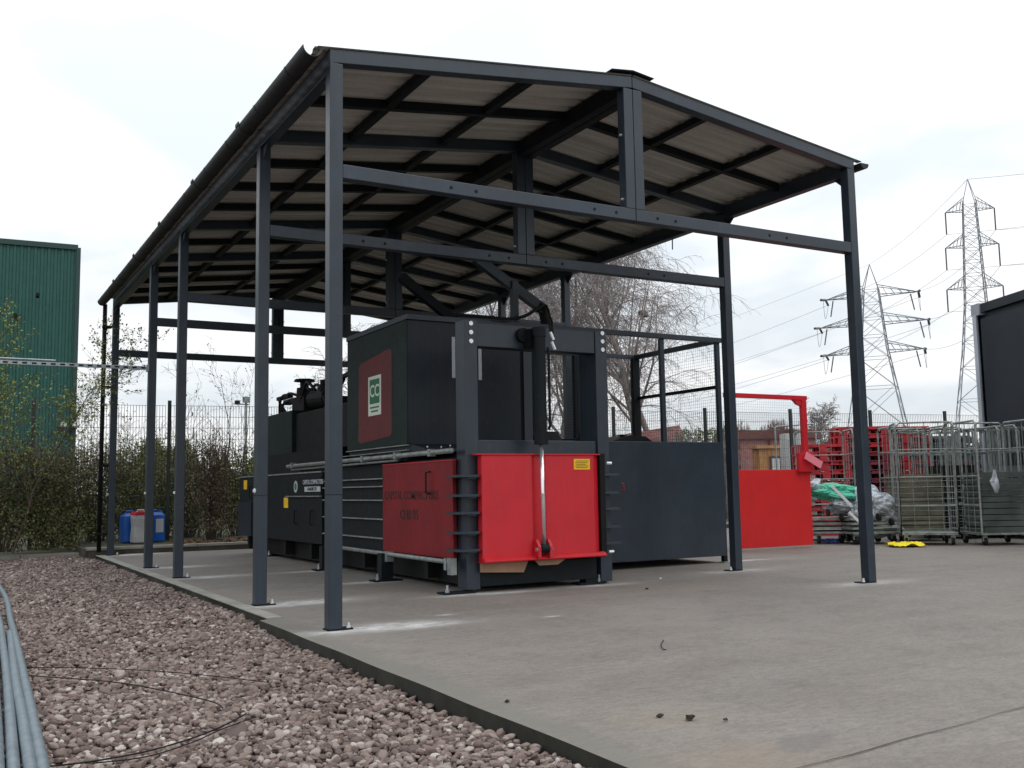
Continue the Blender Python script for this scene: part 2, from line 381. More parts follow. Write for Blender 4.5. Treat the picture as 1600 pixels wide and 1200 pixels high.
for (a, c2) in ((1.95, 1.62), (2.4, 1.55), (3.5, 1.6), (1.9, 3.45), (1.6, 3.5), (1.85, 5.45), (2.1, 8.6), (1.6, 5.5), (6.9, 3.1)): dust += sm(a, c2, .42, .1, .9)
stain += np.clip((sm(.50, -4.12, .22, .10, 1.5, .3) - .55) * 6, 0, .55)
stain = np.clip(stain.astype(float), 0, 1)
j = px * 0 + py; joint = np.abs(V[:, 1] - (-4.385 + (px - .2) * .10 + .006 * np.sin(px * 9)))
warm += sm(.15, -4.2, .4, .3, .5) + sm(4.2, .9, .5, .3, .4) + sm(.3, -3.5, .3, .3, .35)
edge = np.clip(1.0 - np.abs((px - np.interp(py, ys, EX[:, 0])) - .06) / .15, 0, 1) * (py < .9)
for nm, arr in (('dust', np.clip(dust, 0, 1)), ('stain', stain), ('warm', np.clip(warm, 0, 1)), ('edge', edge)):
    a = me.attributes.new(nm, 'FLOAT', 'POINT'); a.data.foreach_set('value', arr.astype(np.float32))
slab = bpy.data.objects.new('yard_slab', me); col.objects.link(slab); tag(slab, kind='structure')
# slab edge face toward the gravel
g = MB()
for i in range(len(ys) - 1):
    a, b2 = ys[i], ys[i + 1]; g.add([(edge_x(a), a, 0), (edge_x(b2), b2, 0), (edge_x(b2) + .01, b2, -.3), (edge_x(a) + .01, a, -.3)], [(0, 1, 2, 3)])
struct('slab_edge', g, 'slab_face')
# kerb strip along the rear half of the slab edge
g = MB(); 
for i in range(11):
    y0 = 1.0 + i * .93; y1 = y0 + .92
    g.prism([(-.165, y0), (-.045, y0), (-.045, y1), (-.165, y1)], 2, .001, .009 + .002 * (i % 2))
struct('slab_kerb', g, 'kerb_light')
# sawn joint crossing the slab
g = MB(); pts = [(-.25 + i * .12, 0) for i in range(90)]
for i in range(89):
    x0, x1 = pts[i][0], pts[i + 1][0]; f_ = lambda x: -4.385 + (x - .2) * .10 + .006 * math.sin(x * 9)
    wd = .0014 + .002 * abs(math.sin(x0 * 2.3))
    g.add([(x0, f_(x0) - wd, .0045), (x1, f_(x1) - wd, .0045), (x1, f_(x1) + wd, .0045), (x0, f_(x0) + wd, .0045)], [(0, 1, 2, 3)])
struct('slab_joint', g, 'slab_face')
# raised rear platform with kerb
def yk(x): return 11.40 - x * .03 if x > -.3 else 11.42
g = MB(); g.cur = 0
xsK = [-.30, 3, 8, 14, 40]
for a, b2 in zip(xsK[:-1], xsK[1:]): g.add([(a, yk(a) - .03, -.2), (b2, yk(b2) - .03, -.2), (b2, yk(b2) - .03, .125), (a, yk(a) - .03, .125)], [(0, 1, 2, 3)])
g.box(-.34, -.301, 11.36, 13.5, -.2, .12)
struct('step_face', g, 'kerb_face')
g = MB()
for i in range(44):
    a = -.30 + i * .92; b2 = a + .91
    g.prism([(a, yk(a) - .055), (b2, yk(b2) - .055), (b2, yk(b2) + .12), (a, yk(a) + .12)], 2, .082, .13)
struct('step_kerb', g, 'kerb_light', bevel=.008)
g = MB()
for i in range(9):   # path kerb bending off behind the gravel
    a = -.335 - i * .92; b2 = a - .91; ya = 12.0 + (-.31 - a) * .10; yb = ya + .09
    if i == 0: ya = 11.95
    g.prism([(b2, yb), (a, ya), (a, ya + .3), (b2, yb + .3)], 2, -.2, .025)
struct('path_kerb', g, 'kerb_light', bevel=.008)
g = MB(); g.add([(-.32, 11.45, .118), (40, 10.3, .118), (60, 60, .05), (-.32, 60, .05)], [(0, 1, 2, 3)])
g.add([(-16, 12.4, .015), (-.31, 12.2, .018), (-.31, 60, .03), (-16, 60, .02)], [(0, 1, 2, 3)])
struct('planting_bed', g, 'earth')
g = MB()   # brown leaf litter on the platform
for i in range(1500):
    x = random.uniform(1.2, 5.2); y = yk(x) + .12 + abs(random.gauss(0, .5)); s = random.uniform(.015, .045); a = random.uniform(0, 6.3); z = .122 + random.uniform(0, .035)
    c_, s_ = math.cos(a) * s, math.sin(a) * s; tz = random.uniform(-.015, .015)
    g.add([(x - c_, y - s_, z), (x + s_ * .5, y - c_ * .5, z + tz), (x + c_, y + s_, z + .004), (x - s_ * .5, y + c_ * .5, z - tz + .006)], [(0, 1, 2, 3)])
tag(part('leaf_litter', g, 'debris'), 'brown dead leaves scattered on the raised kerb platform behind the shelter', 'leaf litter', kind='stuff')
# gravel bed
g = MB(); g.add([(-16, -9, -.135), (-.25, -9, -.135), (-.16, 12.3, -.135), (-16, 12.9, -.135)], [(0, 1, 2, 3)]); struct('gravel_bed', g, 'grit')

# ---- pebbles: points + geometry-node instances
pts = []
n_try = 400000
PX = rng.uniform(-9, -.17, n_try); PY = rng.uniform(-6.2, 12.6, n_try)
P3 = np.stack([PX - CAM.x, PY - CAM.y, np.full(n_try, -.09 - CAM.z)], -1)
zc_ = P3 @ np.array(FWD); uc = 800 + F * (P3 @ np.array(RIGHT)) / zc_; vc = 600 - F * (P3 @ np.array(UP)) / zc_
okm = (zc_ > 1.5) & (uc > -170) & (uc < 1250) & (vc < 1330) & (PY < 12.15 - PX * .10 - .05)
okm &= PX < np.array(-.262 - np.clip(.95 - PY, 0, 9) * .011 + np.where(PY > .95, .09, 0)) + .01
dens = np.clip(1.0 - (zc_ - 4) / 26, .55, 1); okm &= rng.uniform(0, 1, n_try) < dens
PX, PY = PX[okm], PY[okm]; npb = len(PX)
hgt = .012 * np.sin(PX * 2.1 + PY * .8) + .010 * np.sin(PX * 4.7 - PY * 2.3 + 1) + .006 * np.sin(PX * 1.1 + PY * 5.1)
nearE = np.clip((edge_x(0) + .12 - PX) / .25, 0, 1)
PZ = -.105 + .022 * np.clip((PX + .85) / .55, 0, 1) * (PY < .95) + .045 * np.clip((PY - .3) / 1.6, 0, 1) + hgt * nearE - .012 * (1 - nearE) + rng.uniform(-.020, .020, npb)
me = bpy.data.meshes.new('gravel'); me.from_pydata(np.stack([PX, PY, PZ], -1).tolist(), [], [])
s0 = rng.lognormal(math.log(.0151), .25, npb)
mnd = rng.uniform(0, 1, npb); patch = .5 + .5 * np.sin(PX * 1.7 + 2) * np.sin(PY * 1.3)
pc = np.clip(mnd ** 1.05 * .93 + .07 * patch, 0, 1)
lightp = np.exp(-(((PX + 1.75) / .45) ** 2 + ((PY + 2.35) / .22) ** 2)); pc = np.clip(pc + .28 * lightp * rng.uniform(0, 1, npb), 0, 1)
for nm, tp, arr in (('pc', 'FLOAT', pc), ('kind_i', 'INT', rng.integers(0, 6, npb))):
    a = me.attributes.new(nm, tp, 'POINT'); a.data.foreach_set('value', arr.astype(np.float32) if tp == 'FLOAT' else arr.astype(np.int32))
for nm, arr in (('scl', np.stack([s0 * rng.uniform(.9, 1.5, npb), s0 * rng.uniform(.8, 1.1, npb), s0 * rng.uniform(.5, .85, npb)], -1)),
                ('rot', np.stack([rng.normal(0, .35, npb), rng.normal(0, .35, npb), rng.uniform(0, 6.28, npb)], -1))):
    a = me.attributes.new(nm, 'FLOAT_VECTOR', 'POINT'); a.data.foreach_set('vector', arr.astype(np.float32).ravel())
gv = bpy.data.objects.new('gravel', me); col.objects.link(gv); tag(gv, 'loose pinkish brown river pebbles filling the bed beside the slab', 'gravel', kind='stuff')
ng = bpy.data.node_groups.new('pebbles', 'GeometryNodeTree')
ng.interface.new_socket('Geometry', in_out='INPUT', socket_type='NodeSocketGeometry'); ng.interface.new_socket('Geometry', in_out='OUTPUT', socket_type='NodeSocketGeometry')
gi = ng.nodes.new('NodeGroupInput'); go = ng.nodes.new('NodeGroupOutput'); g2i = ng.nodes.new('GeometryNodeGeometryToInstance')
for k in range(6):
    ic = ng.nodes.new('GeometryNodeMeshIcoSphere'); ic.inputs['Subdivisions'].default_value = 3; ic.inputs['Radius'].default_value = 1
    sp_ = ng.nodes.new('GeometryNodeSetPosition'); nz = ng.nodes.new('ShaderNodeTexNoise'); nz.noise_dimensions = '4D'; nz.inputs['W'].default_value = k * 7.3
    nz.inputs['Scale'].default_value = .75; nz.inputs['Detail'].default_value = 1.5
    sub = ng.nodes.new('ShaderNodeVectorMath'); sub.operation = 'SUBTRACT'; sub.inputs[1].default_value = (.5, .5, .5)
    scv = ng.nodes.new('ShaderNodeVectorMath'); scv.operation = 'SCALE'; scv.inputs['Scale'].default_value = 1.15
    ng.links.new(nz.outputs['Color'], sub.inputs[0]); ng.links.new(sub.outputs[0], scv.inputs[0]); ng.links.new(scv.outputs[0], sp_.inputs['Offset'])
    ss = ng.nodes.new('GeometryNodeSetShadeSmooth'); sm_ = ng.nodes.new('GeometryNodeSetMaterial'); sm_.inputs['Material'].default_value = M['pebble']
    ng.links.new(ic.outputs['Mesh'], sp_.inputs['Geometry']); ng.links.new(sp_.outputs[0], ss.inputs[0]); ng.links.new(ss.outputs[0], sm_.inputs[0]); ng.links.new(sm_.outputs[0], g2i.inputs[0])
iop = ng.nodes.new('GeometryNodeInstanceOnPoints'); iop.inputs['Pick Instance'].default_value = True
def na(nm, typ):
    n_ = ng.nodes.new('GeometryNodeInputNamedAttribute'); n_.data_type = typ; n_.inputs['Name'].default_value = nm; return n_.outputs['Attribute']
ng.links.new(gi.outputs[0], iop.inputs['Points']); ng.links.new(g2i.outputs[0], iop.inputs['Instance'])
ng.links.new(na('kind_i', 'INT'), iop.inputs['Instance Index']); ng.links.new(na('scl', 'FLOAT_VECTOR'), iop.inputs['Scale']); ng.links.new(na('rot', 'FLOAT_VECTOR'), iop.inputs['Rotation'])
ng.links.new(iop.outputs[0], go.inputs[0])
md = gv.modifiers.new('pebbles', 'NODES'); md.node_group = ng

# ------------------------------------------------------------------ shelter
SH = thing('steel_shelter', (0, 0, 0), 'open sided anthracite steel shelter with shallow pitched corrugated roof over the baler', 'shelter')
HE, HT, PW = 4.30, 3.40, .105
SL = .35 / (W / 2)
def zb(x): return HE + SL * min(x, W - x)     # underside of rafter
for yi, y in enumerate(FR):
    for side in (0, 1):
        sgn = 1 if side == 0 else -1; x0 = 0 if side == 0 else W
        xa, xb = sorted((x0, x0 + sgn * PW))
        part('post', MB().box(xa, xb, y, y + PW, .012, zb(PW * .5)), 'steel', SH, bevel=.006)
        # welded half frame: rafter, king post, tie
        xin = x0 + sgn * (W / 2 - .003); xi2 = xin - sgn * .10
        zr0, zr1 = zb(x0), zb(xin)
        part('rafter', MB().prism([(x0, zr0 + .001), (xin, zr1), (xin, zr1 + .112), (x0, zr0 + .112)], 1, y + .0015, y + PW - .0015), 'steel', SH, bevel=.005)
        part('king_post', MB().box(*sorted((xi2, xin)), y + .0005, y + PW - .0005, HT + .11, zb(xi2) - .001), 'steel', SH, bevel=.005)
        t_ = part('tie_beam', MB().box(*sorted((x0 + sgn * (PW + .001), xin)), y + .002, y + PW - .002, HT, HT + .11), 'steel', SH, bevel=.005)
        hm = None
        for hx in ((1.03, 1.26, 2.44, 2.675) if side == 0 else (W - 1.03, W - 1.26, W - 2.44, W - 2.65)):
            if yi > 1: break
            h_ = MB().tube([(hx, y - .0008, HT + .052), (hx, y + .004, HT + .052)], .0145, 14); part('bolt_hole', h_, 'black', t_)
        # base plate with anchor bolt
        bp = part('base_plate', MB().box(*((xa - .004, xb + .085) if side == 0 else (xa - .085, xb + .004)), y + .006, y + PW + .02, .002, .012), 'steel_dark', SH)
        bx = (xb + .055) if side == 0 else (xa - .055)
        an = MB().tube([(bx, y + .03, .012), (bx, y + .03, .028)], .018, 6); an.tube([(bx, y + .03, .028), (bx, y + .03, .052)], .011, 8)
        part('anchor_bolt', an, 'bolt', bp)
        if side == 0 and yi < 2: part('splice_collar', MB().box(xa - .0012, xb + .0012, y - .0012, y + PW + .0012, .985, .990), 'black', SH)
        # small bolts clamping the two king posts
        for hz in (HT + .2, HT + .8):
            if zb(W / 2) - .1 < hz: continue
            xo = xi2 - sgn * .001
            part('clamp_bolt', MB().tube([(xo, y + .05, hz), (xo - sgn * .02, y + .05, hz)], .011, 6), 'bolt', SH)
        if side == 0 and yi >= 1:
            part('reflector_stud', MB().blob((x0 - .012, y + .02, 1.03), (.018, .016, .022), yi, 1, .1), 'white_box', SH)
        # haunch gusset where the posts meet the eave beam
        if yi < 4:
            part('haunch', MB().prism([(y + PW, HE - .18), (y + PW + .20, HE - .002), (y + PW, HE - .002)], 0, x0 + sgn * .03, x0 + sgn * .042), 'steel', SH)
        if yi > 0:
            part('haunch', MB().prism([(y, HE - .18), (y, HE - .002), (y - .20, HE - .002)], 0, x0 + sgn * .03, x0 + sgn * .042), 'steel', SH)
# intermediate rafters
IR = []
for a, b2, n in ((0, 1.95, 2), (1.95, 5.52, 4), (5.52, 7.52, 2), (7.52, 11.05, 4)):
    for k in range(1, n): IR.append(a + (b2 - a) * k / n)
for y in IR:
    for side in (0, 1):
        sgn = 1 if side == 0 else -1; x0 = 0 if side == 0 else W
        xs_, xe_ = x0 + sgn * .101, x0 + sgn * (W / 2 - .101)
        part('intermediate_rafter', MB().prism([(xs_, zb(xs_) + .03), (xe_, zb(xe_) + .03), (xe_, zb(xe_) + .108), (xs_, zb(xs_) + .108)], 1, y + .015, y + .085), 'steel_dark', SH)
# longitudinal members between frames
lines_y = FR
for a, b2 in zip(FR[:-1], FR[1:]):
    ya, yb = a + PW, b2
    for side in (0, 1):
        sgn = 1 if side == 0 else -1; x0 = 0 if side == 0 else W
        part('eave_beam', MB().box(*sorted((x0 + sgn * .002, x0 + sgn * .10)), ya, yb, HE - .06, HE + .10), 'steel', SH, bevel=.004)
        xr = x0 + sgn * (W / 2 - .005); part('ridge_beam', MB().box(*sorted((xr, xr - sgn * .095)), ya, yb, zb(W / 2) - .07, zb(W / 2) + .085), 'steel_dark', SH, bevel=.004)
yall = sorted(FR + IR)
for y0, y1 in zip(yall[:-1], yall[1:]):
    ya = y0 + (PW if y0 in FR else .085); yb = y1 + (0 if y1 in FR else .015)
    for px_ in (.87, 1.87):
        for xx in (px_, W - px_ - .07):
            part('purlin', MB().box(xx, xx + .07, ya, yb, zb(xx + .035) + .035, zb(xx + .035) + .100), 'steel_dark', SH)
# corrugated roof sheets: each sheet a part, overlapping slightly
pitch, amp_ = .2, .014
def sheet(side, y0, y1, lift):
    g = MB(); sgn = 1 if side == 0 else -1; x0 = (-.10 if side == 0 else W + .10); x1 = W / 2 - sgn * .01
    prof = []; y = y0
    ks = [(0, 0), (.28, 0), (.36, 1), (.64, 1), (.72, 0)]
    n = int(math.ceil((y1 - y0) / pitch))
    for k in range(n):
        for f_, h_ in ks:
            yy = y0 + (k + f_) * pitch
            if yy <= y1: prof.append((yy, h_ * amp_ * 1.8))
    prof.append((y1, 0))
    for xe in [(x0, x1)]:
        vs = []
        for x in xe:
            base = HE + SL * (x if side == 0 else W - x) + .114 + lift
            for yy, h_ in prof: vs.append((x, yy, base + h_))
            for yy, h_ in prof: vs.append((x, yy, base + h_ + .006))
        m_ = len(prof); rows = 2 * m_
        g.cur = 0; fs = [(i, i + 1, rows + i + 1, rows + i) for i in range(m_ - 1)]
        g.add(vs, fs)
        n0 = 0; g.cur = 1
        top = [(m_ + i, rows + m_ + i, rows + m_ + i + 1, m_ + i + 1) for i in range(m_ - 1)]
        ends = [(i, m_ + i, m_ + i + 1, i + 1) for i in range(m_ - 1)] + [(rows + i, rows + i + 1, rows + m_ + i + 1, rows + m_ + i) for i in range(m_ - 1)]
        ends += [(0, rows, rows + m_, m_), (m_ - 1, 2 * m_ - 1, rows + 2 * m_ - 1, rows + m_ - 1)]
        g.f += top + ends; g.mi += [1] * (len(top) + len(ends))
    return g
yy0 = -.012
k = 0
while yy0 < 11.2:
    y1 = min(yy0 + 1.0, 11.22)
    for side in (0, 1): part('roof_sheet', sheet(side, yy0, y1 + (.04 if y1 < 11.2 else 0), .001 + .007 * (k % 2)), ['sheet_under', 'sheet_top'], SH)
    yy0 += 1.0; k += 1
# ridge capping in lengths
for i in range(6):
    y0 = -.02 + i * 1.9; y1 = min(y0 + 1.93, 11.25); zt = zb(W / 2) + .114 + .040 + .004 * (i % 2)
    part('ridge_cap', MB().prism([(W / 2 - .24, zt - .029), (W / 2, zt), (W / 2 + .24, zt - .029), (W / 2 + .24, zt - .023), (W / 2, zt + .008), (W / 2 - .24, zt - .023)], 1, y0, y1), 'sheet_top', SH)
# gutters
for side in (0, 1):
    cx = -.155 if side == 0 else W + .105; R_ = .078 if side == 0 else .06; cz = HE + .075
    for i in range(6):
        y0 = -.05 + i * 1.9; y1 = min(y0 + 1.899, 11.3)
        poly = [(cx + R_ * math.cos(a), cz + R_ * math.sin(a)) for a in np.linspace(math.pi, 2 * math.pi, 13)] + [(cx + (R_ - .006) * math.cos(a), cz + (R_ - .006) * math.sin(a)) for a in np.linspace(2 * math.pi, math.pi, 13)]
        n = len(poly); g = MB(); vs = [(p_, yv, q_) for yv in (y0, y1) for (p_, q_) in poly]
        fs = [(i_, (i_ + 1) % n, n + (i_ + 1) % n, n + i_) for i_ in range(n)] + [(i_, i_ + 1, n - 2 - i_, n - 1 - i_) for i_ in range(12)] + [(n + i_, n + n - 1 - i_, n + n - 2 - i_, n + i_ + 1) for i_ in range(12)]
        g.add(vs, fs)
        if i == 0: g.tube([(cx, y0 + .001, cz), (cx, y0 + .002, cz)], .0)
        gt = part('gutter', g, 'gutter', SH)
        if i:   # union
            un_ = MB(); un_.prism([(cx + (R_ + .006) * math.cos(a), cz + (R_ + .006) * math.sin(a)) for a in np.linspace(math.pi, 2 * math.pi, 9)] , 1, y0 - .05, y0 + .05)
            un_.box(cx - R_ - .012, cx - R_, y0 - .05, y0 + .05, cz - .01, cz + .02); part('gutter_union', un_, 'gutter', gt)
        for q in (.45, 1.35):
            bb = MB().prism([(cx + (R_ + .004) * math.cos(a), cz + (R_ + .004) * math.sin(a)) for a in np.linspace(math.pi, 2 * math.pi, 9)], 1, y0 + q, y0 + q + .025)
            part('gutter_bracket', bb, 'gutter', gt)
    # stop end
    part('gutter_stop_end', MB().prism([(cx + (R_ - .002) * math.cos(a), cz + (R_ - .002) * math.sin(a)) for a in np.linspace(math.pi, 2 * math.pi, 12)], 1, 11.29 if side == 0 else -.048, 11.30 if side == 0 else -.04), 'gutter', SH)
dp = part('downpipe', MB().tube([(-.11, 11.26, .06), (-.11, 11.26, 4.32)], .036, 12), 'black', SH, smooth=True)
for z in (.35, 1.5, 2.85, 3.9): 
    part('pipe_clip', MB().box(-.15, .0, 11.15, 11.29, z, z + .035), 'black', dp)
# thin hanging cable tie under the right eave
part('hanging_strap', MB().tube([(W - .03, 3.0, 4.26), (W - .035, 3.0, 4.10)], .008, 5), 'black', SH)

# galvanised strut from the fourth left post to a support out to the left
ST = thing('cable_strut', (-4.6, 7.5, 0), 'perforated galvanised channel running level from the fourth left shelter post', 'strut')
g = MB(); g.box(-4.6, -.002, 7.5, 7.504, 2.76, 2.80); g.box(-4.6, -.002, 7.5, 7.54, 2.756, 2.76); g.box(-4.6, -.002, 7.5, 7.54, 2.80, 2.804)
part('channel', g, 'galv', ST)
sl = bpy.data.meshes
slot = mesh_of('slot', MB().box(-.03, .03, -.0015, .0015, -.011, .011), 'black')
for i in range(38): piece('slot', slot, ST, (4.6 - .08 - i * .115, -.0010, 2.78))
part('end_bracket', MB().box(-.03, .002 - .004, 7.49, 7.56, 2.73, 2.83), 'galv', ST)
part('support_pole', MB().box(-4.66, -4.60, 7.48, 7.54, -.1, 2.95), 'galv', ST)
g = MB().tube([(-4.6, 7.52, 2.84), (-1.2, 7.515, 2.83)], .012, 6); part('conduit', g, 'galv', ST)

# ------------------------------------------------------------------ baler
BA = thing('waste_baler', (2.8, 1.72, 0), 'long anthracite horizontal baler with red front gate and red lettered side panel', 'baler')
def bp_(name, mb, mat='steel', **k): return part(name, mb, mat, BA, **k)
YF = 1.72
LP = bp_('frame_post', MB().box(2.01, 2.16, YF, 1.92, .03, 2.71), bevel=.006)
RP = bp_('frame_post', MB().box(3.60, 3.745, YF, 2.06, .02, 2.69), bevel=.006)
hb = bp_('head_beam', MB().box(2.162, 3.598, YF + .012, 1.90, 2.445, 2.685), bevel=.006)
bp_('sill_beam', MB().box(2.162, 3.598, YF + .03, 1.90, 1.30, 1.50), bevel=.005)
bp_('bottom_beam', MB().box(2.162, 3.53, YF + .004, 1.90, .055, .27), 'steel_dark', bevel=.005)
for z in (2.67, 2.58, 2.49):
    for x, pr in ((2.085, LP), (3.69, RP)):
        part('frame_bolt', MB().tube([(x, YF - .012, z), (x, YF + .001, z)], .023, 14), 'bolt', pr)
# feet
foot = [(1.90, 1.77), (3.46, 1.77), (1.88, 3.50), (1.88, 5.50), (2.2, 8.85), (3.46, 3.5), (3.46, 5.5), (3.46, 8.85)]
for i, (x, y) in enumerate(foot):
    fp = bp_('foot_plate', MB().box(x - .15, x + .19, y - .08, y + .09, .004, .020), 'steel_dark')
    bx = x - .09 if x < 3 else x + .13
    a_ = MB().tube([(bx, y - .02, .018), (bx, y - .02, .05)], .022, 6); a_.tube([(bx, y - .02, .05), (bx, y - .02, .09)], .012, 8)
    part('anchor_bolt', a_, 'galv', fp)
    if i != 0: bp_('leg', MB().box(x - .05, x + .09, y - .04, y + .08, .02, .31), 'steel_dark')
for y in (2.6, 4.4, 6.4, 7.6, 9.6): bp_('cross_bearer', MB().box(2.0, 3.6, y, y + .1, .09, .30), 'black')
bp_('chassis_rail', MB().box(2.14, 2.22, 2.0, 9.9, .05, .30), 'black'); bp_('chassis_rail', MB().box(3.35, 3.43, 2.0, 9.9, .05, .30), 'black')
# wrap-round tie lugs
for z in (1.14, .95, .78, .59, .42):
    g = MB(); g.prism([(1.875, 1.63), (1.91, 1.60), (2.008, 1.66), (2.008, 1.89), (1.954, 1.91), (1.90, 1.92), (1.875, 1.90)], 2, z - .012, z + .012)
    g.prism([(1.90, 1.60), (2.11, 1.62), (2.11, 1.719), (1.995, 1.719), (1.93, 1.68)], 2, z - .0115, z + .0125)
    g.box(1.995, 2.10, 1.66, 1.719, z - .03, z - .012)
    bp_('lug_plate', g)
    g = MB(); g.prism([(3.60, 1.63), (3.78, 1.61), (3.82, 1.64), (3.82, 1.88), (3.747, 1.93), (3.747, 1.719), (3.60, 1.719)], 2, z - .012, z + .012); bp_('lug_plate', g)
# red gate with folded edges
G_ = bp_('front_gate', MB().prism([(2.125, 1.60), (2.70, 1.60), (2.735, 1.625), (2.83, 1.625), (2.865, 1.60), (3.45, 1.60), (3.53, 1.64), (3.53, 1.69), (2.125, 1.69)], 2, .305, 1.345), 'red', bevel=.004)
part('top_flange', MB().box(2.07, 3.53, 1.585, 1.70, 1.3455, 1.358), 'red', G_)
lip = MB(); pr_ = [(1.598, .345), (1.57, .335), (1.545, .315), (1.545, .30), (1.575, .29), (1.70, .29), (1.70, .304), (1.598, .304)]
lip.prism(pr_, 0, 2.12, 3.56); part('bottom_lip', lip, 'red', G_, bevel=.003)
for xx in (2.70, 2.835):
    part('clevis_lug', MB().prism([(1.50, .32), (1.597, .32), (1.597, .50), (1.55, .50), (1.50, .43)], 0, xx, xx + .035), 'red', G_, bevel=.003)
part('clevis_pin', MB().tube([(2.69, 1.53, .40), (2.88, 1.53, .40)], .022, 12), 'galv', G_)
st_ = part('warning_sticker', MB().box(3.205, 3.405, 1.596, 1.5995, 1.195, 1.305), 'label_yellow', G_)
for i in range(5): part('print_line', MB().box(3.225 + (.0 if i % 2 else .01), 3.385 - .015 * (i % 3), 1.5945, 1.5960, 1.28 - i * .017, 1.287 - i * .017), 'label_text', st_)
bp_('gate_guide', MB().box(3.5345, 3.598, 1.60, 1.719, .30, 1.36), 'black')
for z in (.335, 1.26):
    bp_('grease_nipple', MB().tube([(3.62, 1.60, z), (3.68, 1.60, z)], .016, 8), 'bolt')
bp_('red_handle', MB().tube([(3.80, 1.60, 1.05), (3.82, 1.58, 1.04), (3.82, 1.58, .98), (3.80, 1.60, .97)], .010, 6), 'red_shaded')
# hydraulic gate cylinder
cyl = bp_('gate_cylinder', MB().tube([(2.775, 1.53, 1.46), (2.775, 1.53, 2.62)], .062, 20), 'steel_dark', smooth=False)
part('end_cap', MB().tube([(2.775, 1.53, 1.45), (2.775, 1.53, 1.55)], .071, 20), 'steel_dark', cyl)
part('top_cap', MB().tube([(2.775, 1.53, 2.55), (2.775, 1.53, 2.645)], .071, 20), 'steel_dark', cyl)
part('piston_rod', MB().tube([(2.785, 1.53, .45), (2.775, 1.53, 1.455)], .022, 16), 'chrome', cyl, smooth=True)
part('rod_eye', MB().tube([(2.74, 1.53, .41), (2.83, 1.53, .41)], .045, 14), 'steel_dark', cyl)
part('cylinder_bracket', MB().tube([(2.685, 1.68, 2.585), (2.685, 1.735, 2.585)], .075, 20), 'black', cyl)
part('mount_plate', MB().box(2.70, 2.85, 1.60, 1.73, 2.45, 2.64), 'steel_dark', cyl)
part('feed_pipe', MB().tube([(2.86, 1.52, 1.60), (2.865, 1.50, 1.64), (2.865, 1.50, 2.40), (2.87, 1.52, 2.44)], .014, 8), 'steel_dark', cyl)
for x, z in ((2.89, 2.57), (2.905, 2.47)):
    part('hose_fitting', MB().tube([(x, 1.50, z + .03), (x + .03, 1.49, z - .05)], .018, 8), 'bolt', cyl)
# body
bp_('chamber_body', MB().box(2.0, 3.58, 1.925, 5.85, .31, 1.33), 'steel_dark', bevel=.005)
sp1 = bp_('side_panel', MB().box(1.955, 1.998, 1.90, 3.72, .325, 1.30), 'red_shaded', bevel=.004)
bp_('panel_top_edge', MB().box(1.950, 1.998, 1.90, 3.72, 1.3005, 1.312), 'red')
text_mesh('lettering', 'CAPITAL COMPACTORS', .132, 'dark_print', sp1, (1.9535, 2.95, .952), (0, -1, 0), (0, 0, 1))
text_mesh('lettering', 'CHB 95', .15, 'dark_print', sp1, (1.9535, 2.98, .74), (0, -1, 0), (0, 0, 1))
hdl = MB().tube([(1.95, 2.42, 1.20), (1.90, 2.42, 1.19), (1.90, 2.42, .98), (1.95, 2.42, .97)], .010, 8); part('pull_handle', hdl, 'black', sp1)
for z in (1.15, 1.06, .90, .68, .46):
    bp_('chamber_rib', MB().box(1.955, 1.999, 3.68, 5.83, z - .006, z + .008), 'galv_old')
def pipe(name, pts, r, mat='galv_old'): return bp_(name, MB().tube(pts, r, 12), mat, smooth=True)
tp = pipe('top_pipe', [(1.90, 1.80, 1.395), (1.90, 7.2, 1.385)], .026)
pipe('top_pipe', [(1.93, 3.2, 1.345), (1.93, 7.1, 1.335)], .014)
for y in (2.25, 3.15, 4.15, 5.1, 6.9): part('pipe_clamp', MB().box(1.868, 1.935, y, y + .06, 1.355, 1.43), 'galv_old', tp)
bpp = pipe('bottom_pipe', [(1.90, 1.86, .30), (1.90, 5.05, .31)], .024)
for y in (1.90, 3.42): part('pipe_clamp', MB().box(1.87, 1.96, y, y + .05, .22, .335), 'galv', bpp)
pipe('elbow', [(1.90, 5.05, .31), (1.90, 5.1, .29), (1.93, 5.2, .2)], .02, 'steel_dark')
part('valve', MB().box(1.87, 1.93, 1.78, 1.87, .18, .34), 'galv_old', bpp)
# power pack housing
hz = bp_('pump_housing', MB().box(1.96, 3.55, 5.86, 10.1, .31, 1.27), 'steel_dark', bevel=.006)
part('lid_edge', MB().box(1.945, 3.56, 5.86, 10.12, 1.2705, 1.290), 'galv_old', hz)
np_ = part('name_panel', MB().box(1.948, 1.9595, 5.66 + .2, 7.35, .965, 1.215), 'black', hz)
part('panel_ledge', MB().box(1.925, 1.9595, 5.87, 7.38, .945, .9600), 'galv_old', hz)
part('logo_disc', MB().tube([(1.9435, 6.95, 1.09), (1.9475, 6.95, 1.09)], .085, 20), 'white_print', np_)
part('logo_ring', MB().tube([(1.9415, 6.95, 1.09), (1.9434, 6.95, 1.09)], .05, 16), 'label_green', np_)
text_mesh('lettering', 'CAPITAL COMPACTORS', .088, 'white_print', np_, (1.9465, 6.20, 1.145), (0, -1, 0), (0, 0, 1), squash=.9)
part('print_block', MB().box(1.944, 1.9475, 5.88, 6.55, 1.015, 1.085), 'white_print', np_)
text_mesh('lettering', '& BALERS LTD', .062, 'black', np_, (1.9425, 6.22, 1.05), (0, -1, 0), (0, 0, 1))
for y, z in ((7.35, .86), (9.62, 1.15)): part('warning_sticker', MB().box(1.955, 1.9595, y, y + .20, z - .075, z + .075), 'label_yellow', hz)
